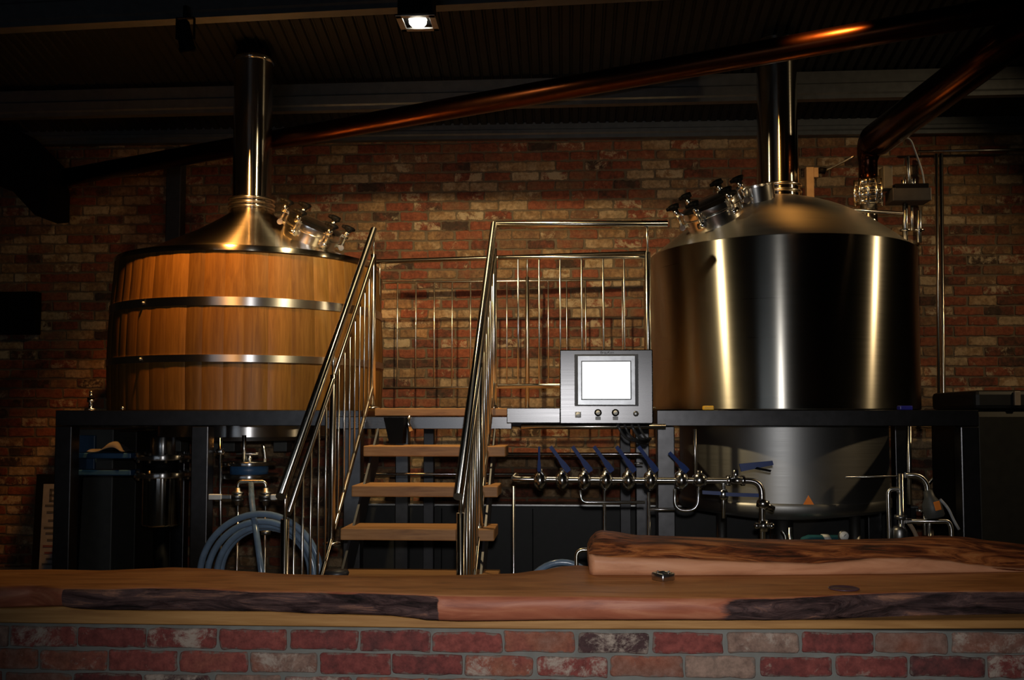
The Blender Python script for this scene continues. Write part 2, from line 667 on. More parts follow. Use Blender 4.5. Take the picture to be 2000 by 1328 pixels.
mb = MB()
mb.mi = 1
mb.box2((XL_ROOM, YW, 0), (XR_ROOM, YW + .2, roof_z(YW)))
mb.mi = 0
brick_panel(mb, XL_ROOM + .3, XR_ROOM - .3, .35, roof_z(YW) - .02, YW, .240, .083, .011, X_(1057, YW), Z_(430, YW), jit=.006, proud=.007)
struct(mb.build('wall_back', ['brick_wall', 'mortar_wall']))

for nm, x0, x1 in (('wall_left', XL_ROOM - .15, XL_ROOM), ('wall_right', XR_ROOM, XR_ROOM + .15)):
    mb = MB()
    mb.prism([(x0, Y_FRONT, 0), (x0, YW + .2, 0), (x0, YW + .2, roof_z(YW + .2)), (x0, Y_FRONT, roof_z(Y_FRONT))], .15, (1, 0, 0))
    struct(mb.build(nm, 'render'))

# wall behind the photographer, with the window whose pale daylight shows in the steel
WX0, WX1, WZ0, WZ1 = -4.4, -.9, .9, 2.3
mb = MB()
zt = roof_z(Y_FRONT)
for lo, hi in (((XL_ROOM, 0), (WX0, zt)), ((WX1, 0), (XR_ROOM, zt)), ((WX0, 0), (WX1, WZ0)), ((WX0, WZ1), (WX1, zt))):
    mb.box2((lo[0], Y_FRONT - .15, lo[1]), (hi[0], Y_FRONT, hi[1]))
struct(mb.build('wall_front', 'render'))
mb = MB()
mb.box2((WX0, Y_FRONT - .1, WZ0), (WX1, Y_FRONT - .08, WZ1))
struct(mb.build('window_1', 'windowlight'))

# corrugated roof, rising from the back wall towards the photographer
mb = MB()
pitch = .076
prof = [(0, 0), (.30, 0), (.42, .016), (.58, .016), (.70, 0)]
xs = []
k = 0
while XL_ROOM + k * pitch < XR_ROOM:
    for f_, h in prof:
        xs.append((XL_ROOM + (k + f_) * pitch, h))
    k += 1
a = [mb.bm.verts.new((x, YW + .2, roof_z(YW + .2) + h)) for x, h in xs]
b = [mb.bm.verts.new((x, Y_FRONT - .2, roof_z(Y_FRONT - .2) + h)) for x, h in xs]
for i in range(len(a) - 1):
    mb.face([a[i], a[i + 1], b[i + 1], b[i]], False)
struct(mb.build('ceiling', 'roof'))


def purlin(name, Y, pxl, yl, pxr, yr, hgt, lip, mat, label=None):
    """a lipped channel running across under the roof; its lower edge passes through two sighted points"""
    A, B = at(pxl, yl, Y), at(pxr, yr, Y)
    d = (B - A) / (B.x - A.x)
    A, B = A + d * (XL_ROOM + .02 - A.x), A + d * (XR_ROOM - .02 - A.x)
    mb = MB()
    t = .012
    secs = []
    for P in (A, B):
        secs.append([Vector((P.x, P.y + dy, P.z + dz)) for dy, dz in
                     ((lip, 0), (0, 0), (0, .030), (-.012, .042), (-.012, hgt * .52), (0, hgt * .58), (0, hgt), (lip, hgt), (lip, hgt - t), (t, hgt - t), (t, t), (lip, t))])
    va = [mb.bm.verts.new(p) for p in secs[0]]
    vb = [mb.bm.verts.new(p) for p in secs[1]]
    n = len(va)
    for i in range(n):
        mb.face([va[i], va[(i + 1) % n], vb[(i + 1) % n], vb[i]], False)
    return struct(mb.build(name, mat))


purlin('trim_1', 5.55, 0, 54, 1000, 3, .26, .09, 'purlin')
purlin('trim_2', 7.3, 0, 230, 2000, 184, .21, .07, 'purlin')
# flashing where the roof meets the brick
purlin('trim_3', 8.0, 0, 283, 2000, 258, .135, .06, 'flash')

# square steel column against the back wall, left
mb = MB()
x0, x1 = X_(327, 8.0, 400), X_(356, 8.0, 400)
mb.box2((x0, 7.96, 0), (x1, 8.08, Z_(300, 8.0, 340)), .008)
struct(mb.build('trim_4', 'darksteel'))

# ------------------------------------------------------------------ tanks
AY = 6.9
TX = X_(486, AY)
KX = X_(1526, AY)
FT = Z_(801, 5.85)                           # top of the tank frames
TUN = thing('mash_tun', 'round wooden mash tun with two steel hoops and a conical steel lid', 'brewing vessel', (TX, AY, 0))
z_w1 = Z_(487, AY - .9, 486)
z_w0 = FT + .004
NS = 46
mb = MB()
ring0 = None


def stave_r(t):
    return .945 + .012 * math.sin(PI * min(1, t * 1.1)) - .045 * max(0, t - .25) ** 1.5


hs = [0, .12, .25, .4, .55, .7, .85, 1.]
angs = []
a_ = 0.
while len(angs) < NS:
    angs.append(random.uniform(.75, 1.25))
tot = sum(angs)
acc = 0.
for w_ in angs:
    a0 = acc / tot * 2 * PI
    acc += w_
    a1 = acc / tot * 2 * PI
    v = random.uniform(.55, 1.15)
    hue = random.uniform(-.09, .09)
    mb.c = (min(1.2, v * (1 + hue * .4)), v * (1 - hue * .2), v * (1 - hue), 1)
    cols = []
    for f_, dr in ((0.0, -.0007), (.015, 0), (.35, .001), (.65, .001), (.985, 0), (1., -.0007)):
        an = lerp(a0, a1, f_)
        cols.append([mb.bm.verts.new((TX + math.cos(an) * (stave_r(h) + dr), AY + math.sin(an) * (stave_r(h) + dr), lerp(z_w0, z_w1, h))) for h in hs])
    for A_, B_ in zip(cols, cols[1:]):
        for i in range(len(hs) - 1):
            mb.face([A_[i], B_[i], B_[i + 1], A_[i + 1]], True)
mb.c = (1, 1, 1, 1)
mb.build('stave_wall', 'stave', TUN)
for y0, y1 in ((578, 595), (692, 706)):
    zt_, zb_ = Z_(y0, AY - .955, 486), Z_(y1, AY - .955, 486)
    tt = ((zt_ + zb_) / 2 - z_w0) / (z_w1 - z_w0)
    r = stave_r(tt) + .001
    mb = MB()
    mb.lathe([(r, zb_), (r + .005, zb_), (r + .005, zb_), (r + .005, zt_), (r + .005, zt_), (r, zt_)], (TX, AY, 0), seg=128)
    hoop = mb.build('hoop', 'band', TUN)
    mb = MB()
    an = math.radians(-116)
    c = Vector((TX + math.cos(an) * (r + .008), AY + math.sin(an) * (r + .008), (zt_ + zb_) / 2))
    mb.ball(c, .011, 10)
    mb.build('rivet', 'steel', hoop)
# lid
z_c1 = Z_(404, AY - .15, 486)
RL = .925
mb = MB()
mb.lathe([(RL - .03, z_w1 - .004), (RL, z_w1 - .004), (RL, z_w1 - .004), (RL, z_w1 + .026), (RL - .006, z_w1 + .032), (RL - .012, z_w1 + .034),
          (RL - .16, z_w1 + .075), (.60, z_w1 + .155), (.40, z_w1 + .255), (.24, z_w1 + .355), (.165, z_c1 - .03), (.150, z_c1)], (TX, AY, 0), seg=128)
mb.build('lid', 'dome', TUN)
mb = MB()
for k in range(3):
    zc = z_c1 + .012 + k * .032
    mb.lathe([(.13, zc - .008), (.162, zc - .008), (.168, zc), (.162, zc + .008), (.13, zc + .008)], (TX, AY, 0), seg=64)
mb.build('flange', 'chrome', TUN)
ztop_t = Z_(112, AY - .13, 486)
mb = MB()
mb.lathe([(.140, z_c1 - .01), (.138, z_c1 + .1), (.138, ztop_t), (.138, ztop_t), (.146, ztop_t), (.146, ztop_t + .03), (.138, ztop_t + .03)], (TX, AY, 0), seg=64)
mb.build('flue', 'chimney', TUN)
mb = MB()
mb.lathe([(.126, ztop_t + .03), (.126, roof_z(AY + .14) - .012)], (TX, AY, 0), seg=48)
mb.build('upper_flue', 'copper_dull', TUN)
# stainless underside, visible below the frame beam
mb = MB()
zs0, zs1 = Z_(857, AY - .62, 486), FT - .02
mb.lathe([(.0, zs0 - .03), (.45, zs0 - .02), (.60, zs0), (.62, zs0 + .01), (.62, zs0 + .01), (.62, zs1), (.62, zs1), (.0, zs1)], (TX, AY, 0), seg=96)
mb.build('bottom_pan', 'band', TUN)


def manway(parent, base, axis, r, h, nclamp, phase, up_hint, hinge_at):
    """tilted round access hatch with wing bolts"""
    ax = Vector(axis).normalized()
    u = ax.orthogonal().normalized()
    w = ax.cross(u)
    base = Vector(base)
    mb = MB()
    mb.lathe([(r, -.16), (r, h * .55), (r, h * .55), (r + .010, h * .56), (r + .010, h * .62), (r, h * .63), (0, h * .63)], base, ax, 64)
    mw = mb.build('manway', 'chrome', parent)
    mb = MB()
    mb.lathe([(r + .006, h * .64), (r + .008, h * .70), (r + .004, h), (r + .004, h), (r - .02, h + .012), (r * .5, h + .02), (0, h + .022)], base, ax, 64)
    mb.build('hatch_lid', 'chrome', mw)
    for k in range(nclamp):
        an = phase + k * 2 * PI / nclamp
        rd = u * math.cos(an) + w * math.sin(an)
        tn = ax.cross(rd)
        p = base + rd * (r + .030)
        mb = MB()
        mb.cyl(base + rd * (r - .003) + ax * (h * .34), p + ax * (h * .34), .013, seg=10)
        mb.cyl(p + tn * .026 + ax * (h * .34), p - tn * .026 + ax * (h * .34), .020, seg=12)
        mb.cyl(p + ax * (h * .34), p + ax * (h + .05), .012, seg=10)
        mb.cyl(p + ax * (h - .005), p + ax * (h + .048), .021, .019, seg=14)
        mb.box(p - rd * .018 + ax * (h + .006), (.03, .03, .018), Matrix((tn, rd, ax)).transposed(), .003)
        mb.build('clamp', 'chrome', mw)
        mb = MB()
        q = p + ax * (h + .066)
        mb.lathe([(0, -.020), (.020, -.020), (.036, 0), (.034, .016), (0, .020)], q, ax, 16)
        for j in range(3):
            a2 = j * 2 * PI / 3 + k
            dd = rd * math.cos(a2) + tn * math.sin(a2)
            mb.tube([q, q + dd * .032, q + dd * .054], [.016, .015, .010], 8)
        mb.build('knob', 'black', mw)
    return mw


# manway on the tun: stands square to the cone on its right front
d1 = Vector((math.cos(math.radians(-28)), math.sin(math.radians(-28)), 0))
r1 = .56
sl = math.atan2(z_c1 - z_w1, RL - .15)
c1 = Vector((TX, AY, z_w1 + .178)) + d1 * r1
n1 = (d1 * math.sin(sl) + Vector((0, 0, math.cos(sl)))).normalized()
manway(TUN, c1 + n1 * .0, n1, .195, .115, 6, .55, None, 0)

KET = thing('brew_kettle', 'tall brushed steel brew kettle with domed top and chimney flue', 'brewing vessel', (KX, AY, 0))
KR = .905
z_k1 = Z_(455, AY - KR, 1528)
z_kc = Z_(378, AY - .16, 1528)
mb = MB()
mb.lathe([(KR - .015, FT + .004), (KR, FT + .010), (KR, FT + .010), (KR, z_k1 - .006), (KR - .004, z_k1 - .001), (KR - .012, z_k1)], (KX, AY, 0), seg=160)
mb.build('shell', 'tank', KET)
mb = MB()
dome = []
for i in range(13):
    t = i / 12
    rr = lerp(KR - .012, .15, t)
    zz = z_k1 + (z_kc - z_k1) * (t + .16 * math.sin(PI * t))
    dome.append((rr, zz))
mb.lathe(dome, (KX, AY, 0), seg=160)
mb.build('dome', 'kdome', KET)
mb = MB()
for k in range(3):
    zc = z_kc - .01 + k * .045
    mb.lathe([(.13, zc - .010), (.160, zc - .010), (.166, zc), (.160, zc + .010), (.13, zc + .010)], (KX, AY, 0), seg=64)
mb.build('flange', 'chrome', KET)
mb = MB()
mb.lathe([(.150, z_kc - .03), (.146, z_kc + .12), (.140, z_kc + .5), (.138, roof_z(AY + .14) - .012)], (KX, AY, 0), seg=64)
mb.build('flue', 'chimney', KET)
# lower vessel below the frame
LR = .70
z_l0 = Z_(1008, AY - LR, 1528)
mb = MB()
mb.lathe([(LR - .03, FT - .03), (LR, FT - .03), (LR, FT - .03), (LR, z_l0 + .075), (LR, z_l0 + .075), (LR + .010, z_l0 + .070), (LR + .012, z_l0 + .05), (LR + .010, z_l0 + .02),
          (LR - .01, z_l0), (LR - .03, z_l0 - .008), (LR * .5, z_l0 - .06), (0, z_l0 - .09)], (KX, AY, 0), seg=128)
mb.build('lower_jacket', 'tank_low', KET)
mb = MB()
mb.cyl((KX, AY, z_l0 - .05), (KX, AY, .3), .07, seg=24)
mb.build('drain_pipe', 'steel', KET)
for k in range(3):
    an = math.radians(-60 + 120 * k + 25)
    mb = MB()
    mb.cyl((KX + math.cos(an) * .5, AY + math.sin(an) * .5, z_l0 + .02), (KX + math.cos(an) * .5, AY + math.sin(an) * .5, 0), .035, seg=16)
    mb.build('leg', 'steel', KET)
# orange triangle warning sticker
P = at(1577, 992, AY - LR + .03)
an = math.asin(max(-1, min(1, (P.x - KX) / (LR + .003))))
tng = Vector((math.cos(an), math.sin(an), 0))
nrm = Vector((math.sin(an), -math.cos(an), 0))
cc = Vector((KX, AY, 0)) + nrm * (LR + .001)
zc_ = max(P.z, z_l0 + .09)
mb = MB()
mb.prism([cc - tng * .035 + Vector((0, 0, zc_ - .02)), cc + tng * .035 + Vector((0, 0, zc_ - .02)), cc + Vector((0, 0, zc_ + .04))], .002, nrm)
s_ = mb.build('warning_sticker', 'orange', KET)
s_['label'] = 'orange triangular sticker'
# manway, leaning to the left
d2 = Vector((math.cos(math.radians(-141)), math.sin(math.radians(-141)), 0))
c2 = Vector((KX, AY, z_k1 + .190)) + d2 * .64
sl2 = math.radians(31)
n2 = (d2 * math.sin(sl2) + Vector((0, 0, math.cos(sl2)))).normalized()
manway(KET, c2, n2, .195, .125, 6, .2, None, 0)
# short open stub beside the flue
d3 = Vector((math.cos(math.radians(-124)), math.sin(math.radians(-124)), 0))
c3 = Vector((KX, AY, z_kc - .11)) + d3 * .36
n3 = (d3 * .34 + Vector((0, 0, 1))).normalized()
mb = MB()
mb.lathe([(.122, -.10), (.122, .13), (.122, .13), (.114, .13), (.114, .13), (.114, .02), (0, .02)], c3, n3, 48)
mb.build('inspection_stub', 'chrome', KET)


# ------------------------------------------------------------------ frames under the tanks
def tank_frame(name, label, x0, x1, legs, mat):
    t = thing(name, label, 'steel frame', ((x0 + x1) / 2, AY, 0))
    yF, yB, w, h = 5.85, 7.75, .105, .095
    for nm, lo, hi in (('front_beam', (x0, yF, FT - h), (x1, yF + w, FT)), ('rear_beam', (x0, yB - w, FT - h), (x1, yB, FT)),
                       ('side_beam', (x0, yF + w, FT - h), (x0 + w, yB - w, FT)), ('side_beam', (x1 - w, yF + w, FT - h), (x1, yB - w, FT))):
        mb = MB()
        mb.box2(lo, hi, .004)
        mb.build(nm, mat, t)
    for x, y in legs:
        mb = MB()
        mb.box2((x, y, 0), (x + w, y + w, FT - h - .001), .006)
        mb.build('leg', mat, t)
    return t


fx0, fx1 = X_(108, 5.85, 820), X_(705, 5.85, 820)
tank_frame('tank_frame', 'dark steel frame with square legs carrying the wooden mash tun', fx0, fx1,
           [(fx0, 5.85), (X_(374, 5.85, 830), 5.85), (fx1 - .105, 5.85), (fx0, 7.645), (fx1 - .105, 7.645)], 'frame')
gx0, gx1 = X_(1283, 5.85, 820), X_(1912, 5.85, 820)
tank_frame('tank_frame', 'steel frame with square legs carrying the steel brew kettle', gx0, gx1,
           [(gx0, 5.85), (gx1 - .105, 5.85), (gx0, 7.645), (gx1 - .105, 7.645), (X_(1745, 7.5, 900), 7.45)], 'frame')
for px, w_, mt, lab, py in ((1383, .062, 'yellow', 'small yellow block on the kettle frame beam', 790), (1767, .075, 'navy', 'small dark blue block on the kettle frame beam', 786)):
    mb = MB()
    x = X_(px, 5.90, 793)
    mb.box2((x - w_ / 2, 5.87, FT), (x + w_ / 2, 5.93, FT + .026), .006)
    tag(mb.build('spacer_block', mt), lab, 'block')
# fittings on the left end of the tun frame
x = X_(177, 5.92, 800)
t = thing('bleed_valve', 'small chrome bleed valve standing on the left end of the tun frame', 'valve', (x, 5.92, FT))
mb = MB()
mb.lathe([(0, 0), (.036, 0), (.036, .012), (.012, .014), (.013, .05), (.022, .052), (.022, .066), (0, .066)], (x, 5.92, FT), seg=24)
mb.build('base', 'chrome', t)
mb = MB()
mb.lathe([(0, .066), (.020, .066), (.022, .08), (.014, .084), (0, .084)], (x, 5.92, FT), seg=24)
mb.build('collar', 'black', t)
mb = MB()
mb.ball((x, 5.92, FT + .094), .012)
mb.ball((x, 5.92, FT + .113), .010)
mb.build('knob', 'chrome', t)
x = X_(239, 5.90, 800)
mb = MB()
mb.ball((x, 5.90, FT + .013), .013)
tag(mb.build('steel_ball', 'chrome'), 'little pale ball beside the bleed valve on the tun frame', 'ball')

# ------------------------------------------------------------------ stair and platform
DZ = Z_(797, 5.8, 830)                       # deck level
TXL, TXR = -1.165, -.355
STAIR = thing('staircase', 'open staircase of thick wooden treads rising to the platform', 'stair', (-.76, 4.9, 0))
steps = [(5.533, 871), (5.267, 949), (5.0, 1033)]
zs = [Z_(y, Y, 830) for Y, y in steps]
rise = (zs[0] - zs[2]) / 2
k = 0
while zs[-1] - rise > .05:
    zs.append(zs[-1] - rise)
for i, z in enumerate(zs):
    Y = 5.533 - i * .267
    if Y < 3.98:
        break
    mb = MB()
    jl, jr = random.uniform(-.012, .012), random.uniform(-.015, .02)
    mb.box2((TXL + jl, Y, z - .060), (TXR + jr, Y + .285, z), .006)
    mb.build('tread', 'tread', STAIR)
yb = 3.95
zb = zs[0] - rise * (5.533 - yb) / .267
for x in (-1.13, -.43):
    mb = MB()
    y_top = 5.79
    zt_ = zs[0] + rise * (y_top - 5.533) / .267
    mb.prism([(x, yb, zb - .10), (x, y_top, zt_ - .10), (x, y_top, zt_ - .30), (x, yb + .12, zb - .22), (x, yb + .12, 0), (x, yb, 0)], .012, (1, 0, 0))
    mb.build('stringer', 'darksteel', STAIR)

PX0, PX1 = X_(735, 5.8, 800) - .01, X_(1275, 6.1, 800)
PLAT = thing('platform', 'timber decked platform between the two tanks', 'platform', ((PX0 + PX1) / 2, 6.8, 0))
nb = 14
for k in range(nb):
    y0 = lerp(5.8, 7.72, k / nb)
    y1 = lerp(5.8, 7.72, (k + 1) / nb) - .006
    mb = MB()
    xr_ = PX1 if y0 > 6.0 else X_(1095, 5.8, 800)
    mb.box2((PX0 if k == 0 else PX0 + .02, y0, DZ - .046), (xr_, y1, DZ + random.uniform(-.0015, .0015)), .004)
    mb.build('deck_board', 'tread', PLAT)
zf1, zf0 = DZ - .050, Z_(838, 5.84, 800)
mb = MB()
mb.box2((X_(640, 5.84, 820), 5.82, zf0), (X_(1000, 5.84, 820), 5.88, zf1), .004)
mb.build('fascia_beam', 'panel', PLAT)
mb = MB()
mb.box2((PX0, 7.62, zf0), (PX1, 7.70, zf1), .004)
mb.build('rear_beam', 'frame', PLAT)
for x in (PX0 + .03, PX1 - .12):
    for y in (7.62,):
        mb = MB()
        mb.box2((x, y, 0), (x + .08, y + .08, zf0), .004)
        mb.build('leg', 'darksteel', PLAT)
# black hopper hanging under the deck edge
mb = MB()
P = [at(757, 815, 5.80), at(796, 815, 5.80), at(793, 866, 5.80), at(768, 866, 5.80)]
mb.prism(P, .13, (0, -1, 0))
tag(mb.build('black_bracket', 'black'), 'black tapered bracket hanging below the platform edge behind the stair', 'bracket')
# bent chrome tube in front of the fascia
mb = MB()
P = [at(800, 812, 5.74), at(797, 826, 5.74), at(803, 842, 5.74)]
mb.tube([P[0], P[1], P[2]], [.007, .012, .018], 12)
tag(mb.build('steel_cone', 'chrome'), 'small bright steel cone under the deck, right of the black bracket', 'fitting')


def stair_rail(name, label, H0, H1, yb_, yt, prail, brail, posts, skip_last):
    """raking balustrade: H0,H1 = handrail ends; prail/brail = drop of the infill rails below the handrail"""
    t = thing(name, label, 'railing', (H0.x, (yb_ + yt) / 2, 0))
    sl_ = (H1.z - H0.z) / (H1.y - H0.y)

    def hz(y):
        return H0.z + (y - H0.y) * sl_

    def hx(y):
        return lerp(H0.x, H1.x, (y - H0.y) / (H1.y - H0.y))
    mb = MB()
    mb.tube([H0, H1], .0215, 20)
    mb.build('handrail', 'rail', t)
    for drop, r in ((prail, .0135), (brail, .0125)):
        mb = MB()
        mb.tube([(hx(yb_), yb_, hz(yb_) - drop), (hx(yt), yt, hz(yt) - drop)], r, 14)
        mb.build('infill_rail', 'rail', t)
    for y, foot in posts:
        mb = MB()
        x = hx(y)
        mb.cyl((x, y, foot), (x, y, hz(y) - prail + .02), .0185, seg=18)
        mb.cyl((x, y, hz(y) - prail + .02), (x, y, hz(y) - .015), .008, seg=12)
        mb.lathe([(.0, 0), (.045, 0), (.045, .008), (.022, .012)], (x, y, foot), seg=24)
        mb.build('post', 'rail', t)
    ys = sorted(y for y, f_ in posts)
    for a, b in zip(ys, ys[1:]):
        n = max(1, round((b - a) / .132))
        for i in range(1, n):
            y = lerp(a, b, i / n)
            mb = MB()
            mb.cyl((hx(y), y, hz(y) - brail), (hx(y), y, hz(y) - prail), .0062, seg=10)
            mb.build('baluster', 'rail', t)
    return t


def strz(y):
    return zs[0] - .10 + rise * (y - 5.533) / .267


HL0, HL1 = at(548, 970, 4.1), at(730, 449, 6.06)
HR0, HR1 = at(895, 970, 4.1), at(965, 438, 6.06)
pr_drop = HL1.z - Z_(503, 6.06, 733)
br_drop = HL1.z - Z_(757, 6.06, 733)
stair_rail('stair_railing', 'raking steel balustrade on the left side of the stair, in front of the tun', HL0, HL1, 4.22, 6.06, pr_drop, br_drop,
           [(4.17, strz(4.17)), (5.02, strz(5.02)), (6.06, DZ)], 0)
stair_rail('stair_railing', 'raking steel balustrade on the right side of the stair, beside the control panel', HR0, HR1, 4.22, 6.06, pr_drop, br_drop,
           [(4.2, strz(4.2)), (5.08, strz(5.08)), (6.06, DZ)], 0)


def guard(name, label, A, B, Y, tops, bot, posts, xs, hr, pr_, br_, foot, fl=.019):
    t = thing(name, label, 'railing', ((A.x + B.x) / 2, Y, DZ))
    d = (B - A)
    mb = MB()
    mb.tube([A, B], hr, 18)
    mb.build('handrail', 'rail', t)

    def zz(p0, p1, x):
        return lerp(p0.z, p1.z, (x - p0.x) / (p1.x - p0.x))
    for (p0, p1), r in ((tops, pr_), (bot, br_)):
        mb = MB()
        mb.tube([p0, p1], r, 14)
        mb.build('infill_rail', 'rail', t)
    for x in posts:
        mb = MB()
        zt_ = zz(*tops, x) + .03
        mb.cyl((x, Y, foot), (x, Y, zt_), fl, seg=18)
        mb.cyl((x, Y, zt_), (x, Y, zz(A, B, x) - hr * .6), .008, seg=12)
        mb.lathe([(.0, 0), (.045, 0), (.045, .008), (.022, .012)], (x, Y, foot), seg=24)
        mb.build('post', 'rail', t)
    for x in xs:
        mb = MB()
        mb.cyl((x, Y, zz(*bot, x)), (x, Y, zz(*tops, x)), .0062, seg=10)
        mb.build('baluster', 'rail', t)
    return t


YB = 7.6
guard('guard_railing', 'steel guard rail along the back edge of the platform against the brick wall',
      at(735, 511, YB), at(1262, 494, YB), YB, (at(748, 552, YB), at(1258, 546, YB)), (at(748, 758, YB), at(1258, 755, YB)),
      [X_(1030, YB, 650), X_(741, YB, 650), X_(1262, YB, 650)],
      [X_(p, YB, 650) for p in (776, 812, 848, 883, 919, 955, 990, 1071, 1107, 1144, 1180, 1216)], .019, .010, .010, DZ, .0165)
YG = 6.06
gh = HR1
guard('guard_railing', 'steel guard rail across the front of the platform above the control panel',
      Vector((HR1.x, YG, HR1.z)), at(1304, 437, YG), YG, (at(972, 503, YG), at(1262, 502, YG)), (at(972, 753, YG), at(1262, 752, YG)),
      [X_(1265, YG, 560)], [X_(p, YG, 560) for p in (1012, 1053, 1094, 1136, 1178, 1219)], .0205, .012, .012, DZ)

# ------------------------------------------------------------------ control panel
YP = 5.62
pa, pb = at(1093, 683, YP), at(1276, 828, YP)
PAN = thing('control_console', 'square brushed steel control panel with a glowing white touch screen', 'control panel', ((pa.x + pb.x) / 2, YP + .1, pb.z))
mb = MB()
mb.box2((pa.x, YP, pb.z), (pb.x, YP + .20, pa.z), .006)
mb.build('enclosure', 'panel', PAN)


def prect(x0, y0, x1, y1, d0, d1, name, mat, parent, bev=.002):
    a, b = at(x0, y0, YP), at(x1, y1, YP)
    mb = MB()
    mb.box2((a.x, YP - d1, b.z), (b.x, YP - d0, a.z), bev)
    return mb.build(name, mat, parent)


scr = prect(1122, 692, 1247, 793, 0, .006, 'screen_surround', 'bezel_dark', PAN)
prect(1128, 695, 1241, 791, .006, .012, 'bezel', 'bezel', scr)
prect(1135, 705, 1233, 781, .012, .014, 'screen_gasket', 'bezel_dark', scr, 0)
prect(1137, 707, 1231, 779, .0141, .0155, 'screen', 'screen', scr, 0)
for i, (px, py, kind) in enumerate(((1129, 810, 'b'), (1168, 806, 'k'), (1202, 806, 'k'), (1242, 808, 'g'))):
    c = at(px, py, YP)
    mb = MB()
    r = .016
    if kind == 'b':
        mb.box((c.x, YP - .004, c.z), (.034, .008, .034), None, .003)
        ob = mb.build('push_button', 'grey', PAN)
        mb = MB()
        mb.lathe([(.013, 0), (.013, .008), (.010, .012), (0, .013)], (c.x, YP - .008, c.z), (0, -1, 0), 24)
        mb.build('button_cap', 'white', ob)
    elif kind == 'k':
        mb.lathe([(.021, 0), (.021, .010), (.017, .016), (.012, .016), (0, .016)], (c.x, YP, c.z), (0, -1, 0), 28)
        ob = mb.build('push_button', 'black', PAN)
        mb = MB()
        mb.lathe([(.0125, .016), (.0125, .022), (.010, .025), (0, .026)], (c.x, YP, c.z), (0, -1, 0), 24)
        mb.build('button_cap', 'white', ob)
        mb = MB()
        mb.box((c.x, YP - .002, c.z - .032), (.030, .004, .020), None, .001)
        mb.build('button_tag', 'grey', ob)
    else:
        mb.lathe([(.016, 0), (.016, .006), (.012, .010), (0, .010)], (c.x, YP, c.z), (0, -1, 0), 24)
        mb.build('push_button', 'steel', PAN)
c = at(1186, 688.3, YP)
text_mesh('maker_logo', 'BrauKon', .022, 'ink', (c.x, YP - .0005, c.z), PAN)
mb = MB()
mb.tube([at(1018, 833, 5.68), at(1300, 833, 5.68)], .0155, 18)
mb.build('support_tube', 'rail', PAN)
mb = MB()
a, b = at(990, 797, 5.66), at(1094, 826, 5.66)
mb.box2((a.x, 5.66, b.z), (b.x, 5.78, a.z), .003)
tag(mb.build('cable_duct', 'panel'), 'flat steel cable duct reaching left from the control panel', 'cable duct')
for i, px in enumerate((1206, 1219, 1233, 1246)):
    p0, p1, p2 = at(px, 827, 5.66), at(px + 3, 836, 5.64), at(px + 15, 856, 5.66)
    p3 = at(1262 + i * 3, 866 - i * 3, 5.80)
    mb = MB()
    mb.tube(bend([p0, p1, p2, p3], .04, 6), .0065 if i % 2 else .0085, 10)
    tag(mb.build('control_cable', 'cable'), ('leftmost', 'second from left', 'third from left', 'rightmost')[i] + ' of four black cables looping under the control panel', 'cable', 'cables under the control panel')


# ------------------------------------------------------------------ process pipes
YM = 5.45
pm0, pm1 = at(1003, 938, YM), at(1462, 938, YM)
MAN = thing('valve_manifold', 'horizontal steel pipe manifold on legs below the control panel', 'pipe manifold', ((pm0.x + pm1.x) / 2, YM, 0))
mb = MB()
zM = Z_(938, YM, 1230)
xe = X_(1488, YM, 950)
mb.tube(bend([(pm0.x, YM + .30, zM + .005), (pm0.x, YM, zM + .004), (X_(1230, YM, 938), YM, zM), (xe, YM, zM), (xe, YM, Z_(1100, YM, 1490))], .075, 8), .0175, 18)
mb.build('header_pipe', 'pipe', MAN)
for px, top in ((1003, 950), (1181, 950), (1268, 962)):
    x = X_(px, YM, 1000)
    mb = MB()
    mb.cyl((x, YM + .02, 0), (x, YM + .02, Z_(top, YM, px)), .0085, seg=12)
    mb.build('leg', 'pipe', MAN)
for pts in ([(1133, 958), (1136, 981), (1260, 981)], [(1318, 955), (1318, 997), (1364, 997), (1364, 950)], [(1268, 995), (1318, 995)]):
    mb = MB()
    mb.tube(bend([at(x, y, YM) for x, y in pts], .07, 7), .009, 12)
    mb.build('branch_pipe', 'pipe', MAN)
mb = MB()
mb.tube([at(1413, 940, YM), at(1413, 1012, YM)], .0115, 14)
mb.build('branch_pipe', 'pipe', MAN)


def butterfly_valve(px, py, hx, hy, Y, label, width=.034, base_dx=13):
    """ball-shaped valve body with clamp rings and a blue lever"""
    c = at(px, py, Y)
    t = thing('butterfly_valve', label, 'valve', (c.x, c.y, c.z - .04), 'blue handled valves on the manifold')
    mb = MB()
    mb.lathe([(.0, -.036), (.024, -.036), (.038, -.030), (.046, -.020), (.046, -.020), (.056, -.008), (.056, .008), (.046, .020), (.046, .020), (.038, .030), (.024, .036), (0, .036)], c, (1, 0, 0), 28)
    mb.cyl(c + Vector((0, 0, .03)), c + Vector((0, -.01, .066)), .013, seg=14)
    mb.cyl(c - Vector((0, 0, .03)), c - Vector((0, 0, .056)), .010, seg=14)
    mb.build('body', 'chrome', t)
    mb = MB()
    p0 = at(px + base_dx, 921, Y - .03)
    p1 = at(hx, hy, Y - .06)
    d = (p1 - p0)
    L = d.length
    d.normalize()
    sd = Vector((0, 1, 0)).cross(d).normalized()
    out = []
    for f_, w_ in ((0, .40), (.08, .5), (.3, .46), (.5, .30), (1., .30)):
        out.append((f_, w_ * width))
    pl = [p0 + d * L * f_ + sd * w_ for f_, w_ in out] + [p0 + d * L * f_ - sd * w_ for f_, w_ in reversed(out)]
    mb.prism([p - Vector((0, .006, 0)) for p in pl], .014, (0, 1, 0))
    mb.build('handle', 'blue', t)
    return t


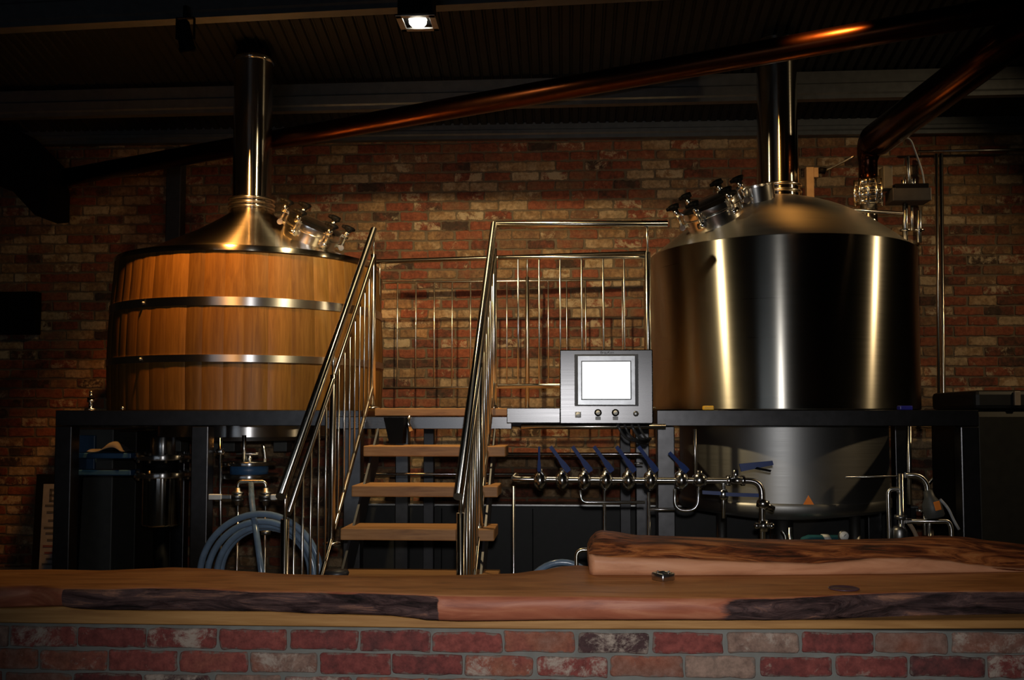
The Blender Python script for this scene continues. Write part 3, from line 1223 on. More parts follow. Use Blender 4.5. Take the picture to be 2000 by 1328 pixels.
ords = ['second', 'third', 'fourth', 'fifth', 'sixth', 'seventh']
butterfly_valve(1055, 938, 1053, 872, YM, 'leftmost blue handled valve on the manifold, its lever upright', .020, -2)
vx = [1098, 1141, 1183, 1227, 1270, 1330, 1368]
for i, px in enumerate(vx[:6]):
    butterfly_valve(px, 938, px - 23, 872 if px < 1300 else 884, YM, ords[i] + ' blue handled valve from the left end of the manifold')
# last valve on the header, lever pointing right
c = at(1415, 930, YM)
t = thing('butterfly_valve', 'valve at the right end of the manifold with its blue lever pointing right', 'valve', (c.x, c.y, c.z), 'blue handled valves on the manifold')
mb = MB()
c_ = Vector((c.x + .06, YM, zM))
mb.lathe([(.0, -.05), (.028, -.05), (.030, -.03), (.022, -.028), (.022, .028), (.030, .03), (.028, .05), (0, .05)], c_, (1, 0, 0), 24)
mb.cyl(c_, c_ + Vector((0, -.01, .06)), .015, seg=14)
mb.build('body', 'chrome', t)
mb = MB()
P = [at(1444, 906, YM - .03), at(1509, 900, YM - .03), at(1511, 908, YM - .03), at(1448, 921, YM - .03)]
mb.prism(P, .018, (0, 1, 0))
mb.build('handle', 'blue', t)
mb = MB()
P = [at(1478, 912, YM - .03), at(1507, 918, YM - .03), at(1505, 922, YM - .03), at(1474, 916, YM - .03)]
mb.prism(P, .012, (0, 1, 0))
mb.build('trigger', 'black', t)
# clustered valve on the second row, lever horizontal
c = at(1413, 966, YM)
t = thing('butterfly_valve', 'small valve below the manifold with a horizontal blue lever', 'valve', (c.x, c.y, c.z), 'blue handled valves on the manifold')
mb = MB()
mb.lathe([(0, -.03), (.02, -.03), (.028, -.01), (.028, .01), (.02, .03), (0, .03)], c, (0, 0, 1), 20)
mb.build('body', 'chrome', t)
mb = MB()
P = [at(1418, 962, YM - .03), at(1482, 964, YM - .03), at(1482, 971, YM - .03), at(1418, 969, YM - .03)]
mb.prism(P, .014, (0, 1, 0))
mb.build('handle', 'blue', t)
c = at(1366, 938, YM)
t = thing('butterfly_valve', 'valve just right of the frame leg with a blue lever seen from below', 'valve', (c.x, c.y, c.z), 'blue handled valves on the manifold')
mb = MB()
mb.lathe([(.0, -.036), (.024, -.036), (.040, -.018), (.044, 0), (.040, .018), (.024, .036), (0, .036)], c, (1, 0, 0), 24)
mb.cyl(c, c + Vector((0, -.01, .055)), .014, seg=14)
mb.cyl(c, c - Vector((0, 0, .05)), .010, seg=14)
mb.build('body', 'chrome', t)
mb = MB()
P = [at(1372, 958, YM - .03), at(1408, 960, YM - .03), at(1408, 967, YM - .03), at(1372, 965, YM - .03)]
mb.prism(P, .014, (0, 1, 0))
mb.build('handle', 'blue', t)
# sampling cross on the drop pipe
c = at(1491, 1027, YM)
t = thing('sample_valve', 'chrome sampling valve with two round knobs on the drop pipe under the kettle', 'valve', (c.x, c.y, c.z))
mb = MB()
mb.cyl(at(1482, 1027, YM), at(1502, 1027, YM), .016, seg=14)
mb.lathe([(0, -.03), (.026, -.03), (.026, .03), (0, .03)], c, (0, 0, 1), 18)
mb.build('body', 'chrome', t)
for px in (1478, 1507):
    mb = MB()
    mb.ball(at(px, 1027, YM - .01), .017, 14)
    mb.build('knob', 'chrome', t)
c = at(1490, 984, YM)
mb = MB()
mb.lathe([(.018, -.025), (.030, -.025), (.036, 0), (.030, .025), (.018, .025)], c, (.35, 0, 1), 20)
mb.cyl(c, c + Vector((.06, .02, -.03)), .018, seg=14)
tag(mb.build('pipe_union', 'chrome'), 'chrome clamp union on the drop pipe beside the kettle jacket', 'pipe fitting')

# thin pipes behind
for lab, pts, r, Y in (('upper thin steel pipe running behind the blue levers', [(975, 887), (1258, 887), (1268, 902), (1268, 925)], .011, 6.3),
                       ('thin steel pipe passing behind the stair treads at mid height', [(690, 926), (1060, 926)], .009, 6.4),
                       ('short thin steel pipe behind the upper right end of the lever row', [(1238, 905), (1256, 905)], .007, 6.3),
                       ('thin upright steel pipe between the frame leg and the kettle jacket', [(1357, 838), (1358, 930)], .011, 5.75),
                       ('bright upright steel pipe right of the kettle jacket', [(1776, 830), (1776, 985)], .014, 6.1),
                       ('thin horizontal steel rod in front of the kettle jacket', [(1652, 932), (1756, 930)], .006, 5.9)):
    mb = MB()
    mb.tube(bend([at(x, y, Y) for x, y in pts], .05, 6), r, 12)
    tag(mb.build('steel_pipe', 'pipe'), lab, 'pipe')
# wall pipe with elbow
mb = MB()
mb.tube(bend([at(1838, 300, 7.9), at(1843, 790, 7.9), at(1850, 905, 7.9), at(1812, 945, 7.7)], .12, 8), .016, 14)
mb.tube([at(1829, 300, 7.92), at(1834, 790, 7.92)], .013, 12)
tag(mb.build('wall_pipe', 'rail'), 'tall pair of steel pipes on the brick wall right of the kettle', 'pipe')
mb = MB()
mb.tube([at(1792, 296, 7.95), at(2060, 291, 7.95)], .011, 12)
tag(mb.build('wall_conduit', 'steel'), 'thin horizontal steel conduit on the brick wall at upper right', 'pipe')

# pump group at right
YQ = 5.7
c = at(1790, 1060, YQ)
PG = thing('pump_set', 'small transfer pump and bent steel pipes at the right leg of the kettle frame', 'pump', (c.x, YQ, 0))
QF = 1640                                      # sight line that meets the floor well below the bar
for pts, r in (([(1735, QF), (1735, 955), (1757, 955), (1757, 965)], .0125), ([(1759, QF), (1759, 925)], .0165), ([(1768, 928), (1796, 929), (1811, 945), (1812, 965)], .0165),
               ([(1762, 1018), (1852, 1018), (1858, 1030), (1858, QF)], .0145), ([(1815, QF), (1815, 1018)], .010), ([(1806, 1045), (1806, 995)], .008)):
    mb = MB()
    pp = [at(x, y, YQ) for x, y in pts]
    for i, (x, y) in enumerate(pts):
        if y == QF:
            pp[i] = Vector((pp[1 if i == 0 else i - 1].x, YQ, 0))
    mb.tube(bend(pp, .055, 7), r, 14)
    mb.build('pipe', 'pipe', PG)
mb = MB()
p0, p1 = at(1812, 958, YQ - .02), at(1826, 1010, YQ - .02)
ax_ = (p1 - p0).normalized()
L = (p1 - p0).length
mb.lathe([(0, 0), (.024, 0), (.030, L * .25), (.052, L * .5), (.056, L * .95), (.050, L), (0, L)], p0, ax_, 28)
mt_ = mb.build('motor', 'greybox', PG)
mb = MB()
q = at(1831, 988, YQ - .075)
mb.box(q, (.034, .006, .05), Matrix.Rotation(-.25, 3, 'Y'), .002)
o_ = mb.build('label_plate', 'orange', mt_)
o_['label'] = 'orange label'
mb = MB()
mb.lathe([(0, -.05), (.03, -.05), (.042, -.03), (.042, .03), (.03, .05), (0, .05)], at(1757, 1045, YQ), (0, 0, 1), 24)
mb.lathe([(0, -.012), (.035, -.012), (.035, .012), (0, .012)], at(1759, 1010, YQ), (0, 0, 1), 24)
mb.build('valve_body', 'steel', PG)
mb = MB()
mb.tube(bend([at(1836, 975, YQ), at(1852, 992, YQ), at(1862, 1015, YQ), at(1873, 1034, YQ)], .06, 6), .008, 10)
mb.build('hose_tail', 'grey', PG)
mb = MB()
mb.tube(bend([at(1770, 1015, YQ + .1), at(1785, 1035, YQ + .1), at(1798, 1070, YQ + .1)], .05, 6), .012, 10)
mb.build('hose', 'tan', PG)
mb = MB()
mb.cyl(at(1790, 996, YQ), at(1808, 999, YQ), .008, seg=10)
mb.build('lever', 'chrome', PG)

# under the kettle: pump casing and gauge
c = at(1612, 1062, 6.2)
t = thing('circulation_pump', 'teal circulation pump low under the kettle', 'pump', (c.x, 6.2, 0))
mb = MB()
mb.lathe([(0, -.14), (.10, -.14), (.115, -.10), (.115, .10), (.09, .14), (0, .14)], (c.x, 6.2, c.z - .06), (1, 0, 0), 32)
mb.build('casing', 'teal', t)
mb = MB()
mb.lathe([(.085, -.02), (.119, -.02), (.119, .02), (.085, .02)], (c.x, 6.2, c.z - .06), (1, 0, 0), 32)
mb.build('collar', 'white', t)
mb = MB()
mb.box2((c.x - .12, 6.1, 0), (c.x + .12, 6.3, c.z - .16), .01)
mb.build('plinth', 'darksteel', t)
c = at(1647, 1046, 6.0)
t = thing('pressure_gauge', 'small round white pressure gauge under the kettle', 'gauge', (c.x, 6.0, c.z))
mb = MB()
mb.lathe([(0, 0), (.032, 0), (.034, .004), (.034, .02), (0, .02)], c, (0, -1, 0), 28)
mb.cyl(c + Vector((0, -.01, -.03)), c + Vector((0, -.01, -.12)), .008, seg=10)
mb.build('case', 'steel', t)
mb = MB()
mb.lathe([(.027, .0201), (.027, .0215), (0, .0215)], c, (0, -1, 0), 28)
dl = mb.build('dial', 'white', t)
mb = MB()
mb.box(c + Vector((.004, -.0225, .004)), (.018, .0015, .003), Matrix.Rotation(-.8, 3, 'Y'))
mb.build('needle', 'ink', dl)
for px, lab, dx in ((1543, 'bright upright drain stub under the middle of the kettle', 0), (1531, 'curved drain elbow left of the drain stub under the kettle', -1)):
    mb = MB()
    if dx:
        mb.tube(bend([at(1527, 1036, 6.3), at(1534, 1046, 6.3), at(1535, 1080, 6.3)], .04, 6), .011, 12)
    else:
        mb.tube([at(px, 1030, 6.25), at(px, 1080, 6.25)], .016, 14)
    tag(mb.build('drain_stub', 'pipe'), lab, 'pipe')

# ------------------------------------------------------------------ steam pipe and valve gear on the right
YS = 6.75
c = at(1697, 430, YS)
ST = thing('steam_duct', 'dark copper steam duct rising from the kettle to the upper right corner', 'duct', (c.x, YS, c.z))
mb = MB()
zb_, zm_, zt_ = Z_(440, YS, 1697), Z_(402, YS, 1697), Z_(352, YS, 1697)
mb.cyl((c.x, YS, zb_ - .1), (c.x, YS, zm_ + .01), .058, seg=32)
mb.build('riser', 'pipe', ST)
mb = MB()
for k in range(4):
    z = lerp(zm_, zt_, (k + .5) / 4)
    mb.lathe([(.05, -.020), (.082, -.020), (.090, -.012), (.090, .012), (.082, .020), (.05, .020)], (c.x, YS, z), seg=40)
for k in range(10):
    an = k * 2 * PI / 10
    mb.cyl((c.x + math.cos(an) * .092, YS + math.sin(an) * .092, zm_), (c.x + math.cos(an) * .092, YS + math.sin(an) * .092, zt_), .009, seg=8)
mb.build('union', 'chrome', ST)
mb = MB()
pts = bend([Vector((c.x, YS, zt_)), at(1695, 285, YS), at(1850, 170, 5.9), at(2100, -20, 5.0)], .30, 10)
mb.tube(pts, [.062 if i < 2 else .062 + .05 * min(1, (i - 1) / 9) for i in range(len(pts))], 32)
mb.build('duct_tube', 'copper_dull', ST)
# pressure relief assembly behind it
YV = 6.7
c = at(1775, 400, YV)
RV = thing('relief_valve', 'steel relief valve assembly with a black plate at the right shoulder of the kettle', 'valve', (c.x, YV, c.z))


def vb(x0, y0, x1, y1, name, mat, d=.10, bev=.003):
    a, b = at(x0, y0, YV), at(x1, y1, YV)
    mb = MB()
    mb.box2((a.x, YV - d / 2, b.z), (b.x, YV + d / 2, a.z), bev)
    return mb.build(name, mat, RV)


vb(1736, 372, 1811, 396, 'plate', 'darksteel', .16)
vb(1741, 364, 1806, 373, 'cover', 'black', .16)
vb(1721, 328, 1739, 371, 'side_box', 'greybox', .10)
for px0, py0, px1, py1, r, m_ in ((1773, 306, 1776, 364, .011, 'steel'), (1765, 352, 1765, 364, .017, 'chrome'), (1784, 350, 1784, 364, .017, 'chrome'), (1768, 398, 1768, 470, .018, 'chrome'),
                                  (1781, 402, 1781, 450, .010, 'chrome'), (1795, 412, 1795, 474, .018, 'chrome')):
    mb = MB()
    mb.cyl(at(px0, py0, YV), at(px1, py1, YV), r, seg=14)
    mb.build('stem', 'pipe', RV)
mb = MB()
for px in (1768, 1795):
    mb.lathe([(0, -.006), (.036, -.006), (.036, .006), (0, .006)], at(px, 450, YV), (0, 0, 1), 20)
mb.build('flange', 'chrome', RV)
mb = MB()
mb.tube(bend([at(1649, 415, YV - .12), at(1660, 410, YV - .12), at(1762, 417, YV)], .06, 6), .014, 14)
mb.build('side_pipe', 'pipe', RV)
mb = MB()
mb.tube(bend([at(1728, 300, YV), at(1771, 268, YV), at(1780, 275, YV), at(1802, 335, YV), at(1806, 368, YV)], .08, 7), .006, 8)
mb.build('cable', 'grey', RV)
# junction box by the flue
a, b = at(1573, 328, 6.95), at(1598, 387, 6.95)
JB = thing('junction_box', 'small beige switch box with a cable beside the kettle flue', 'switch box', ((a.x + b.x) / 2, 6.95, b.z))
mb = MB()
mb.box2((a.x, 6.92, b.z - .03), (a.x + (b.x - a.x) * .62, 6.98, a.z), .004)
mb.box2((a.x + (b.x - a.x) * .62, 6.925, Z_(348, 6.95, 1585)), (b.x, 6.975, a.z - .003), .004)
mb.build('housing', 'tan', JB)
mb = MB()
mb.tube(bend([at(1600, 338, 6.95), at(1620, 330, 6.9), at(1650, 315, 6.8), at(1668, 305, 6.75)], .05, 6), .008, 10)
mb.build('cable_arm', 'steel', JB)
mb = MB()
mb.cyl(at(1600, 332, 6.92), at(1612, 334, 6.92), .022, seg=14)
mb.build('cable_gland', 'black', JB)

# long copper pipe crossing the room under the roof
p0, p1 = at(96, 352, 7.9), at(1640, 76, 5.62)
dv = p1 - p0
mb = MB()
mb.tube([p0, p0 + dv * .5, p1, p0 + dv * 1.42], .072, 32)
tag(mb.build('copper_pipe', 'copper'), 'long copper vapour pipe slanting across the room under the roof', 'pipe')
# dark duct hood high on the left
YH = 7.55
mb = MB()
mb.prism([at(x, y, YH) for x, y in ((-30, 262), (28, 250), (102, 325), (88, 340), (94, 362), (92, 418), (68, 420), (18, 366), (-30, 352))], .35, (0, 1, 0))
tag(mb.build('duct_hood', 'black'), 'black angular duct hood high on the wall at the far left', 'duct')
# dark screen on the far left wall
mb = MB()
a, b = at(-40, 570, 7.98), at(68, 652, 7.98)
mb.box2((a.x, 7.98, b.z), (b.x, 8.075, a.z), .006)
tag(mb.build('wall_screen', 'black'), 'dark flat screen hanging on the brick wall at far left', 'screen')

# ------------------------------------------------------------------ things under the tun
YU = 6.25
c = at(318, 900, YU)
WH = thing('steel_strainer', 'upright steel strainer housing with two bolted flanges under the tun', 'strainer', (c.x, YU, 0))
mb = MB()
mb.cyl((c.x, YU, Z_(855, YU)), (c.x, YU, Z_(890, YU)), .078, seg=32)
mb.build('neck', 'band', WH)
for y0, y1 in ((889, 899), (924, 934)):
    mb = MB()
    z0, z1 = Z_(y1, YU), Z_(y0, YU)
    mb.lathe([(0, z0), (.175, z0), (.178, z0 + .006), (.178, z1 - .006), (.175, z1), (0, z1)], (c.x, YU, 0), seg=48)
    fl = mb.build('flange', 'band', WH)
    for k in range(10):
        mb = MB()
        an = k * 2 * PI / 10 + .2
        mb.cyl((c.x + math.cos(an) * .16, YU + math.sin(an) * .16, z0 - .016), (c.x + math.cos(an) * .16, YU + math.sin(an) * .16, z1 + .016), .011, seg=8)
        mb.build('bolt', 'steel', fl)
mb = MB()
mb.cyl((c.x, YU, Z_(898, YU)), (c.x, YU, Z_(925, YU)), .125, seg=32)
mb.build('gasket_body', 'black', WH)
mb = MB()
mb.lathe([(.125, Z_(934, YU)), (.125, Z_(1026, YU)), (.118, Z_(1031, YU)), (0, Z_(1031, YU))], (c.x, YU, 0), seg=40)
mb.build('barrel', 'barrel', WH)
mb = MB()
mb.cyl((c.x, YU, 0), (c.x, YU, Z_(1031, YU)), .05, seg=20)
mb.build('stand', 'black', WH)
# blue bracket
BB = thing('blue_bracket', 'blue painted steel bracket with two arms under the tun', 'bracket', (X_(200, YU, 900), YU, Z_(930, YU)))
for y0, y1 in ((884, 895), (917, 928)):
    mb = MB()
    a, b = at(150, y0, YU - .05), at(262, y1, YU - .05)
    mb.box2((a.x, YU - .10, b.z), (b.x - .0, YU + .04, a.z), .006)
    mb.build('arm', 'bluebracket', BB)
mb = MB()
a, b = at(146, 850, YU), at(178, 930, YU)
mb.box2((a.x, YU + .04, b.z), (b.x, YU + .07, a.z), .006)
mb.build('back_plate', 'bluebracket', BB)
mb = MB()
a, b = at(145, 884, YU - .1), at(152, 929, YU - .1)
mb.box2((a.x, YU - .1, b.z), (a.x + .012, YU + .04, a.z), .002)
mb.build('end_plate', 'bluebracket', BB)
# rag lying on it
mb = MB()
zr = Z_(884, YU - .05)
a, b = at(188, 884, YU), at(256, 884, YU)
n_ = 16
g = []
for i in range(n_ + 1):
    row = []
    for j in range(7):
        x = lerp(a.x, b.x, i / n_)
        y = lerp(YU - .13, YU + .05, j / 6)
        t_ = i / n_
        h = .012 + .055 * max(0, math.sin(PI * min(1, max(0, (t_ - .35) / .6)))) + .02 * noise.noise(Vector((x * 14, y * 14, 3)))
        h *= 1 if 0 < j < 6 else .45
        row.append(mb.bm.verts.new((x, y, zr + max(.002, h))))
    g.append(row)
for i in range(n_):
    for j in range(6):
        mb.face([g[i][j], g[i + 1][j], g[i + 1][j + 1], g[i][j + 1]], True)
r_ = mb.build('rag', 'cloth')
r_.modifiers.new('Solid', 'SOLIDIFY').thickness = .006
tag(r_, 'crumpled grey rag lying on the blue bracket', 'rag')
# grey cabinet behind
mb = MB()
a, b = at(146, 838, 6.9), at(216, 1130, 6.9)
mb.box2((a.x, 6.9, 0), (b.x, 7.4, Z_(838, 6.9, 180)), .008)
tag(mb.build('tall_cabinet', 'greybox'), 'tall grey cabinet behind the blue bracket under the tun', 'cabinet')
mb = MB()
a, b = at(216, 838, 7.0), at(262, 1130, 7.0)
mb.box2((a.x + .005, 7.0, 0), (b.x, 7.4, Z_(842, 7.0, 240)), .008)
tag(mb.build('narrow_cabinet', 'olive'), 'narrow dark cabinet beside the tall grey cabinet under the tun', 'cabinet')
for px0, px1, lab in ((300, 353, 'grey square box behind the strainer neck under the tun'), (410, 458, 'grey square box behind the thin upright pipe under the tun'), (534, 560, 'small grey square box right of the pipework under the tun')):
    mb = MB()
    a, b = at(px0, 856, 7.35), at(px1, 882, 7.35)
    mb.box2((a.x, 7.35, b.z), (b.x, 7.5, a.z), .004)
    tag(mb.build('wall_box', 'greybox'), lab, 'box')
# pipework under the tun with two white-handled valves
YT = 5.6
c = at(490, 960, YT)
PT = thing('hose_station', 'steel pipe hoop with two white handled valves where the hose is connected', 'pipework', (c.x, YT, 0))
pl, pr2 = X_(465, YT, 960), X_(519, YT, 960)
zc = Z_(941, YT, 490)
mb = MB()
mb.tube(bend([(pl, YT, Z_(960, YT)), (pl, YT, zc), (pr2, YT, zc), (pr2, YT, Z_(960, YT))], .055, 8), .0125, 16)
mb.build('hoop_pipe', 'rail', PT)
for x, px in ((pl, 465), (pr2, 519)):
    mb = MB()
    mb.cyl((x, YT, 0), (x, YT, Z_(990, YT)), .010, seg=12)
    mb.build('leg', 'pipe', PT)
    mb = MB()
    cz = Z_(972, YT)
    mb.lathe([(0, -.05), (.016, -.05), (.020, -.03), (.034, -.026), (.034, -.012), (.022, -.01), (.022, .01), (.034, .012), (.034, .026), (.020, .03), (.016, .05), (0, .05)], (x, YT, cz), seg=20)
    mb.cyl((x - .03, YT - .02, cz), (x + .03, YT - .02, cz), .016, seg=12)
    vv = mb.build('valve_body', 'steel', PT)
    mb = MB()
    sgn = -1 if px < 490 else 1
    x0 = x + sgn * .03
    x1 = X_(411, YT, 972) if px < 490 else X_(544, YT, 972)
    mb.box2((min(x0, x1), YT - .03, cz - .014), (max(x0, x1), YT - .02, cz + .012), .004)
    mb.build('lever', 'steel', vv)
    mb = MB()
    xm = lerp(x0, x1, .42 if px < 490 else .2)
    mb.box2((min(xm, x1), YT - .036, cz - .017), (max(xm, x1), YT - .016, cz + .015), .005)
    mb.build('grip', 'white', vv)
for px, py in ((465, 1040), (519, 1040)):
    mb = MB()
    mb.lathe([(0, -.012), (.028, -.012), (.028, .012), (0, .012)], at(px, py, YT), (0, 0, 1), 18)
    mb.build('collar', 'steel', PT)
# upper pipework
YX = 6.15
c = at(487, 905, YX)
t = thing('drain_assembly', 'steel drain assembly with two wide flanges under the middle of the tun', 'pipework', (c.x, YX, Z_(935, YX)))
for y0, y1, r in ((903, 910, .165), (927, 935, .185)):
    mb = MB()
    z0, z1 = Z_(y1, YX), Z_(y0, YX)
    mb.lathe([(0, z0), (r, z0), (r + .003, z0 + .006), (r + .003, z1 - .006), (r, z1), (0, z1)], (c.x, YX, 0), seg=48)
    mb.build('flange', 'band', t)
mb = MB()
mb.cyl((c.x, YX, Z_(928, YX)), (c.x, YX, Z_(909, YX)), .12, seg=28)
mb.build('blue_core', 'bluebracket', t)
for pts, r in (([(477, 850), (477, 902)], .014), ([(462, 886), (505, 886)], .010), ([(513, 868), (518, 886), (518, 902)], .010), ([(487, 890), (487, 902)], .020)):
    mb = MB()
    mb.tube(bend([at(x, y, YX) for x, y in pts], .03, 5), r, 12)
    mb.build('pipe', 'pipe', t)
mb = MB()
mb.tube([at(430, 855, 6.0), at(432, 1130, 6.0)], .010, 12)
mb.ball(at(430, 882, 5.98), .022, 12, (1.4, 1, 1))
tag(mb.build('thin_pipe', 'pipe'), 'thin upright steel pipe left of the hose coil', 'pipe')
# hose coil
YC = 5.15
hc = at(506, 1128, YC)
pts = []
turns = 4
n_ = 64 * turns
for i in range(n_ + 1):
    tt = i / 64
    an = -PI / 2 + 2 * PI * tt
    R_ = .338 - .027 * tt + .012 * math.sin(an * 1.0 + 1.2) + .010 * math.sin(an * .53 + tt)
    pts.append(hc + Vector((math.cos(an) * R_ * .99, -.055 + .030 * tt + .02 * math.sin(an), math.sin(an) * R_)))
mb = MB()
mb.tube(pts, .0175, 12)
for k in range(1):
    q = bend([at(490, 945, YT - .03), at(492, 985, 5.25), at(502, 1050, 5.05), at(513, 1135, 5.0), at(520, 1230, 5.05)], .2, 8)
    mb.tube(q, .0165, 12)
M['hose'] = plain('blue_grey_hose', (.14, .20, .29), .2)
tag(mb.build('coiled_hose', 'hose'), 'coil of blue-grey hose hanging left of the stair foot', 'hose')
# second coil, only its top shows over the bar
hc2 = at(1098, 1098, 4.75)
mb = MB()
rz = hc2.z / 2 - .008
for k in range(2):
    mb.tube([Vector((hc2.x, 4.75 - .035 * k, rz + .016)) + Vector((math.cos(a * PI / 32) * (rz - .03 * k) * .6, 0, math.sin(a * PI / 32) * (rz - .03 * k))) for a in range(64)], .016, 10, True)
tag(mb.build('coiled_hose', 'hose'), 'pale hose coil whose top peeps over the bar in the middle', 'hose')
# hand basin tap behind the bar
mb = MB()
mb.tube(bend([Vector((at(1126, 1074, 4.6).x, 4.6, 0)), at(1126, 1074, 4.6), at(1175, 1074, 4.6)], .035, 7), .010, 12)
tag(mb.build('bent_pipe', 'rail'), 'bent steel pipe end beside the shelf slab, above the bar', 'pipe')
# floor drain pole base at stair foot
c = at(658, 1120, 4.35)
mb = MB()
mb.lathe([(0, 0), (.05, 0), (.055, .012), (.05, .024), (0, .03)], (c.x, 4.35, c.z - .01), seg=24)
mb.cyl((c.x, 4.35, 0), (c.x, 4.35, c.z), .02, seg=12)
tag(mb.build('foot_flange', 'darksteel'), 'dark round flange at the foot of the left stair balustrade', 'flange')
# black cabinets along the wall behind the stair
mb = MB()
a, b = at(690, 987, 7.80), at(1790, 987, 7.80)
mb.box2((a.x, 7.80, 0), (b.x, 8.05, a.z), .006)
BC = mb.build('long_cabinet', 'blackpanel')
tag(BC, 'long low black cabinet seen through the open stair treads', 'cabinet')
mb = MB()
mb.box2((a.x - .01, 7.785, a.z), (b.x + .01, 8.05, a.z + .018), .003)
mb.build('worktop', 'steel', BC)
for px in (860, 1040, 1225):
    mb = MB()
    x = X_(px, 7.72, 1050)
    mb.box2((x - .004, 7.793, .1), (x + .004, 7.7999, a.z - .02))
    mb.build('door_gap', 'black', BC)
# dark tank at the right edge
YD = 6.9
a, b = at(1897, 762, YD), at(2090, 762, YD)
DT = thing('dark_tank', 'dark square-shouldered tank with lids at the right edge', 'tank', ((a.x + b.x) / 2, YD + .4, 0))
mb = MB()
mb.box2((a.x, YD, 0), (b.x, YD + .8, Z_(800, YD, 1950)), .05)
mb.build('body', 'olive', DT)
mb = MB()
mb.box2((a.x + .02, YD - .01, Z_(800, YD, 1950) + .002), (b.x, YD + .8, Z_(762, YD, 1950)), .03)
mb.build('cover', 'blackpanel', DT)
mb = MB()
mb.box2((X_(1978, YD, 780), YD - .03, Z_(792, YD, 1980)), (X_(1990, YD, 780), YD - .008, Z_(764, YD, 1980)), .004)
mb.build('latch', 'tan', DT)
# framed poster leaning at the far left
YO = 6.6
c = at(110, 1110, YO)
PO = thing('framed_notice', 'black framed notice with printed lines leaning behind the left frame leg', 'poster', (c.x, YO, 0))
x0, x1 = X_(62, YO, 1050), X_(150, YO, 1050)
zt_ = Z_(927, YO, 100)
tilt = Matrix.Rotation(-.06, 3, 'X')


def tl(x, z, d=0):
    return Vector((x, YO + z * .06 - d, z))


def tilted(x0, x1, z0, z1, d0, d1, name, mat, parent):
    mb = MB()
    P = [tl(x0, z0, d1), tl(x1, z0, d1), tl(x1, z1, d1), tl(x0, z1, d1)]
    mb.prism(P, d1 - d0, (0, 1, 0))
    return mb.build(name, mat, parent)


tilted(x0, x1, 0, zt_, 0, .03, 'frame', 'black', PO)
zz1 = Z_(946, YO, 100)
sh = tilted(x0 + .055, x1 - .03, .1, zz1, .03, .033, 'sheet', 'paper', PO)
zl = Z_(968, YO, 100)
xl_ = X_(92, YO, 968)
for q in ((0, .018, -.045, .045), (0, .06, .030, .045), (0, .05, -.008, .008), (0, .06, -.045, -.030)):
    tilted(xl_ + q[0], xl_ + q[1], zl + q[2], zl + q[3], .033, .0345, 'headline', 'ink', sh)
for k, py in enumerate((988, 1001, 1017, 1031, 1042, 1055, 1067, 1080, 1092, 1102)):
    zc = Z_(py, YO, 100)
    tilted(x0 + .075 + (k % 3) * .014, x1 - .045 - (k % 2) * .02, zc - .008, zc + .007, .033, .0345, 'text_line', 'redink' if py in (1067, 1080) else 'ink', sh)

# ------------------------------------------------------------------ ceiling spot lamp in view
YLm = 5.40
lc = at(816, 47, YLm)
LP = thing('ceiling_spotlight', 'square gimbal spotlight glowing under the steel roof channel', 'lamp', (lc.x, YLm, lc.z))
mb = MB()
mb.box2((X_(781, YLm, 30), YLm - .085, lc.z + .025), (X_(848, YLm, 30), YLm + .085, lc.z + .17), .006)
mb.build('housing', 'black', LP)
mb = MB()
w_ = .112
for sx, sy, lx, ly in ((-1, 0, .018, .112), (1, 0, .018, .112), (0, -1, .112, .018), (0, 1, .112, .018)):
    mb.box((lc.x + sx * (w_ - .018), YLm + sy * (w_ - .018), lc.z + .008), (lx * 2, ly * 2, .012), Matrix.Rotation(.0, 3, 'X'), .003)
mb.build('bezel', 'steel', LP)
mb = MB()
mb.lathe([(.052, .018), (.048, -.006), (.034, -.020), (0, -.028)], (lc.x, YLm, lc.z + .008), seg=28)
mb.build('bulb', 'lamp', LP)
mb = MB()
mb.box2((lc.x - .02, YLm - .02, lc.z + .17), (lc.x + .02, YLm + .02, roof_z(YLm)), .003)
mb.build('drop_rod', 'black', LP)

# dark amber spotlight hanging from the same channel above the tun
ac = at(362, 74, 5.5)
AL = thing('ceiling_spotlight', 'dark can spotlight hanging from the roof channel above the tun', 'lamp', (ac.x, ac.y, ac.z))
mb = MB()
axl = Vector((0, .55, -.83)).normalized()
mb.lathe([(0, -.10), (.030, -.10), (.040, -.085), (.044, .05), (.050, .055), (.050, .075), (.044, .075), (.040, .05), (0, .045)], ac, axl, 28)
mb.build('lamp_can', 'black', AL)
mb = MB()
mb.box2((ac.x - .055, ac.y - .012, ac.z - .01), (ac.x - .050, ac.y + .012, ac.z + .12), 0)
mb.box2((ac.x + .050, ac.y - .012, ac.z - .01), (ac.x + .055, ac.y + .012, ac.z + .12), 0)
mb.box2((ac.x - .055, ac.y - .012, ac.z + .115), (ac.x + .055, ac.y + .012, ac.z + .12), 0)
mb.box2((ac.x - .012, ac.y - .012, ac.z + .12), (ac.x + .012, ac.y + .012, ac.z + .19), 0)
mb.build('yoke', 'black', AL)

# ------------------------------------------------------------------ the bar
YBF = 3.25                                    # brick face
ZT = Z_(1163, 3.15, 1000)                     # top of the slab
xb0, xb1 = X_(-690, YBF, 1200), X_(2690, YBF, 1200)


def px_of(x, Y=3.2):
    v = Vector((x, Y, 1.0)) - CAM
    return 1000 + F * v.dot(RT) / v.dot(FW)


def bar_dz(x):
    p = px_of(x)
    return 0.020 * min(1., max(0., (p - 1000) / 1000)) ** 1.2


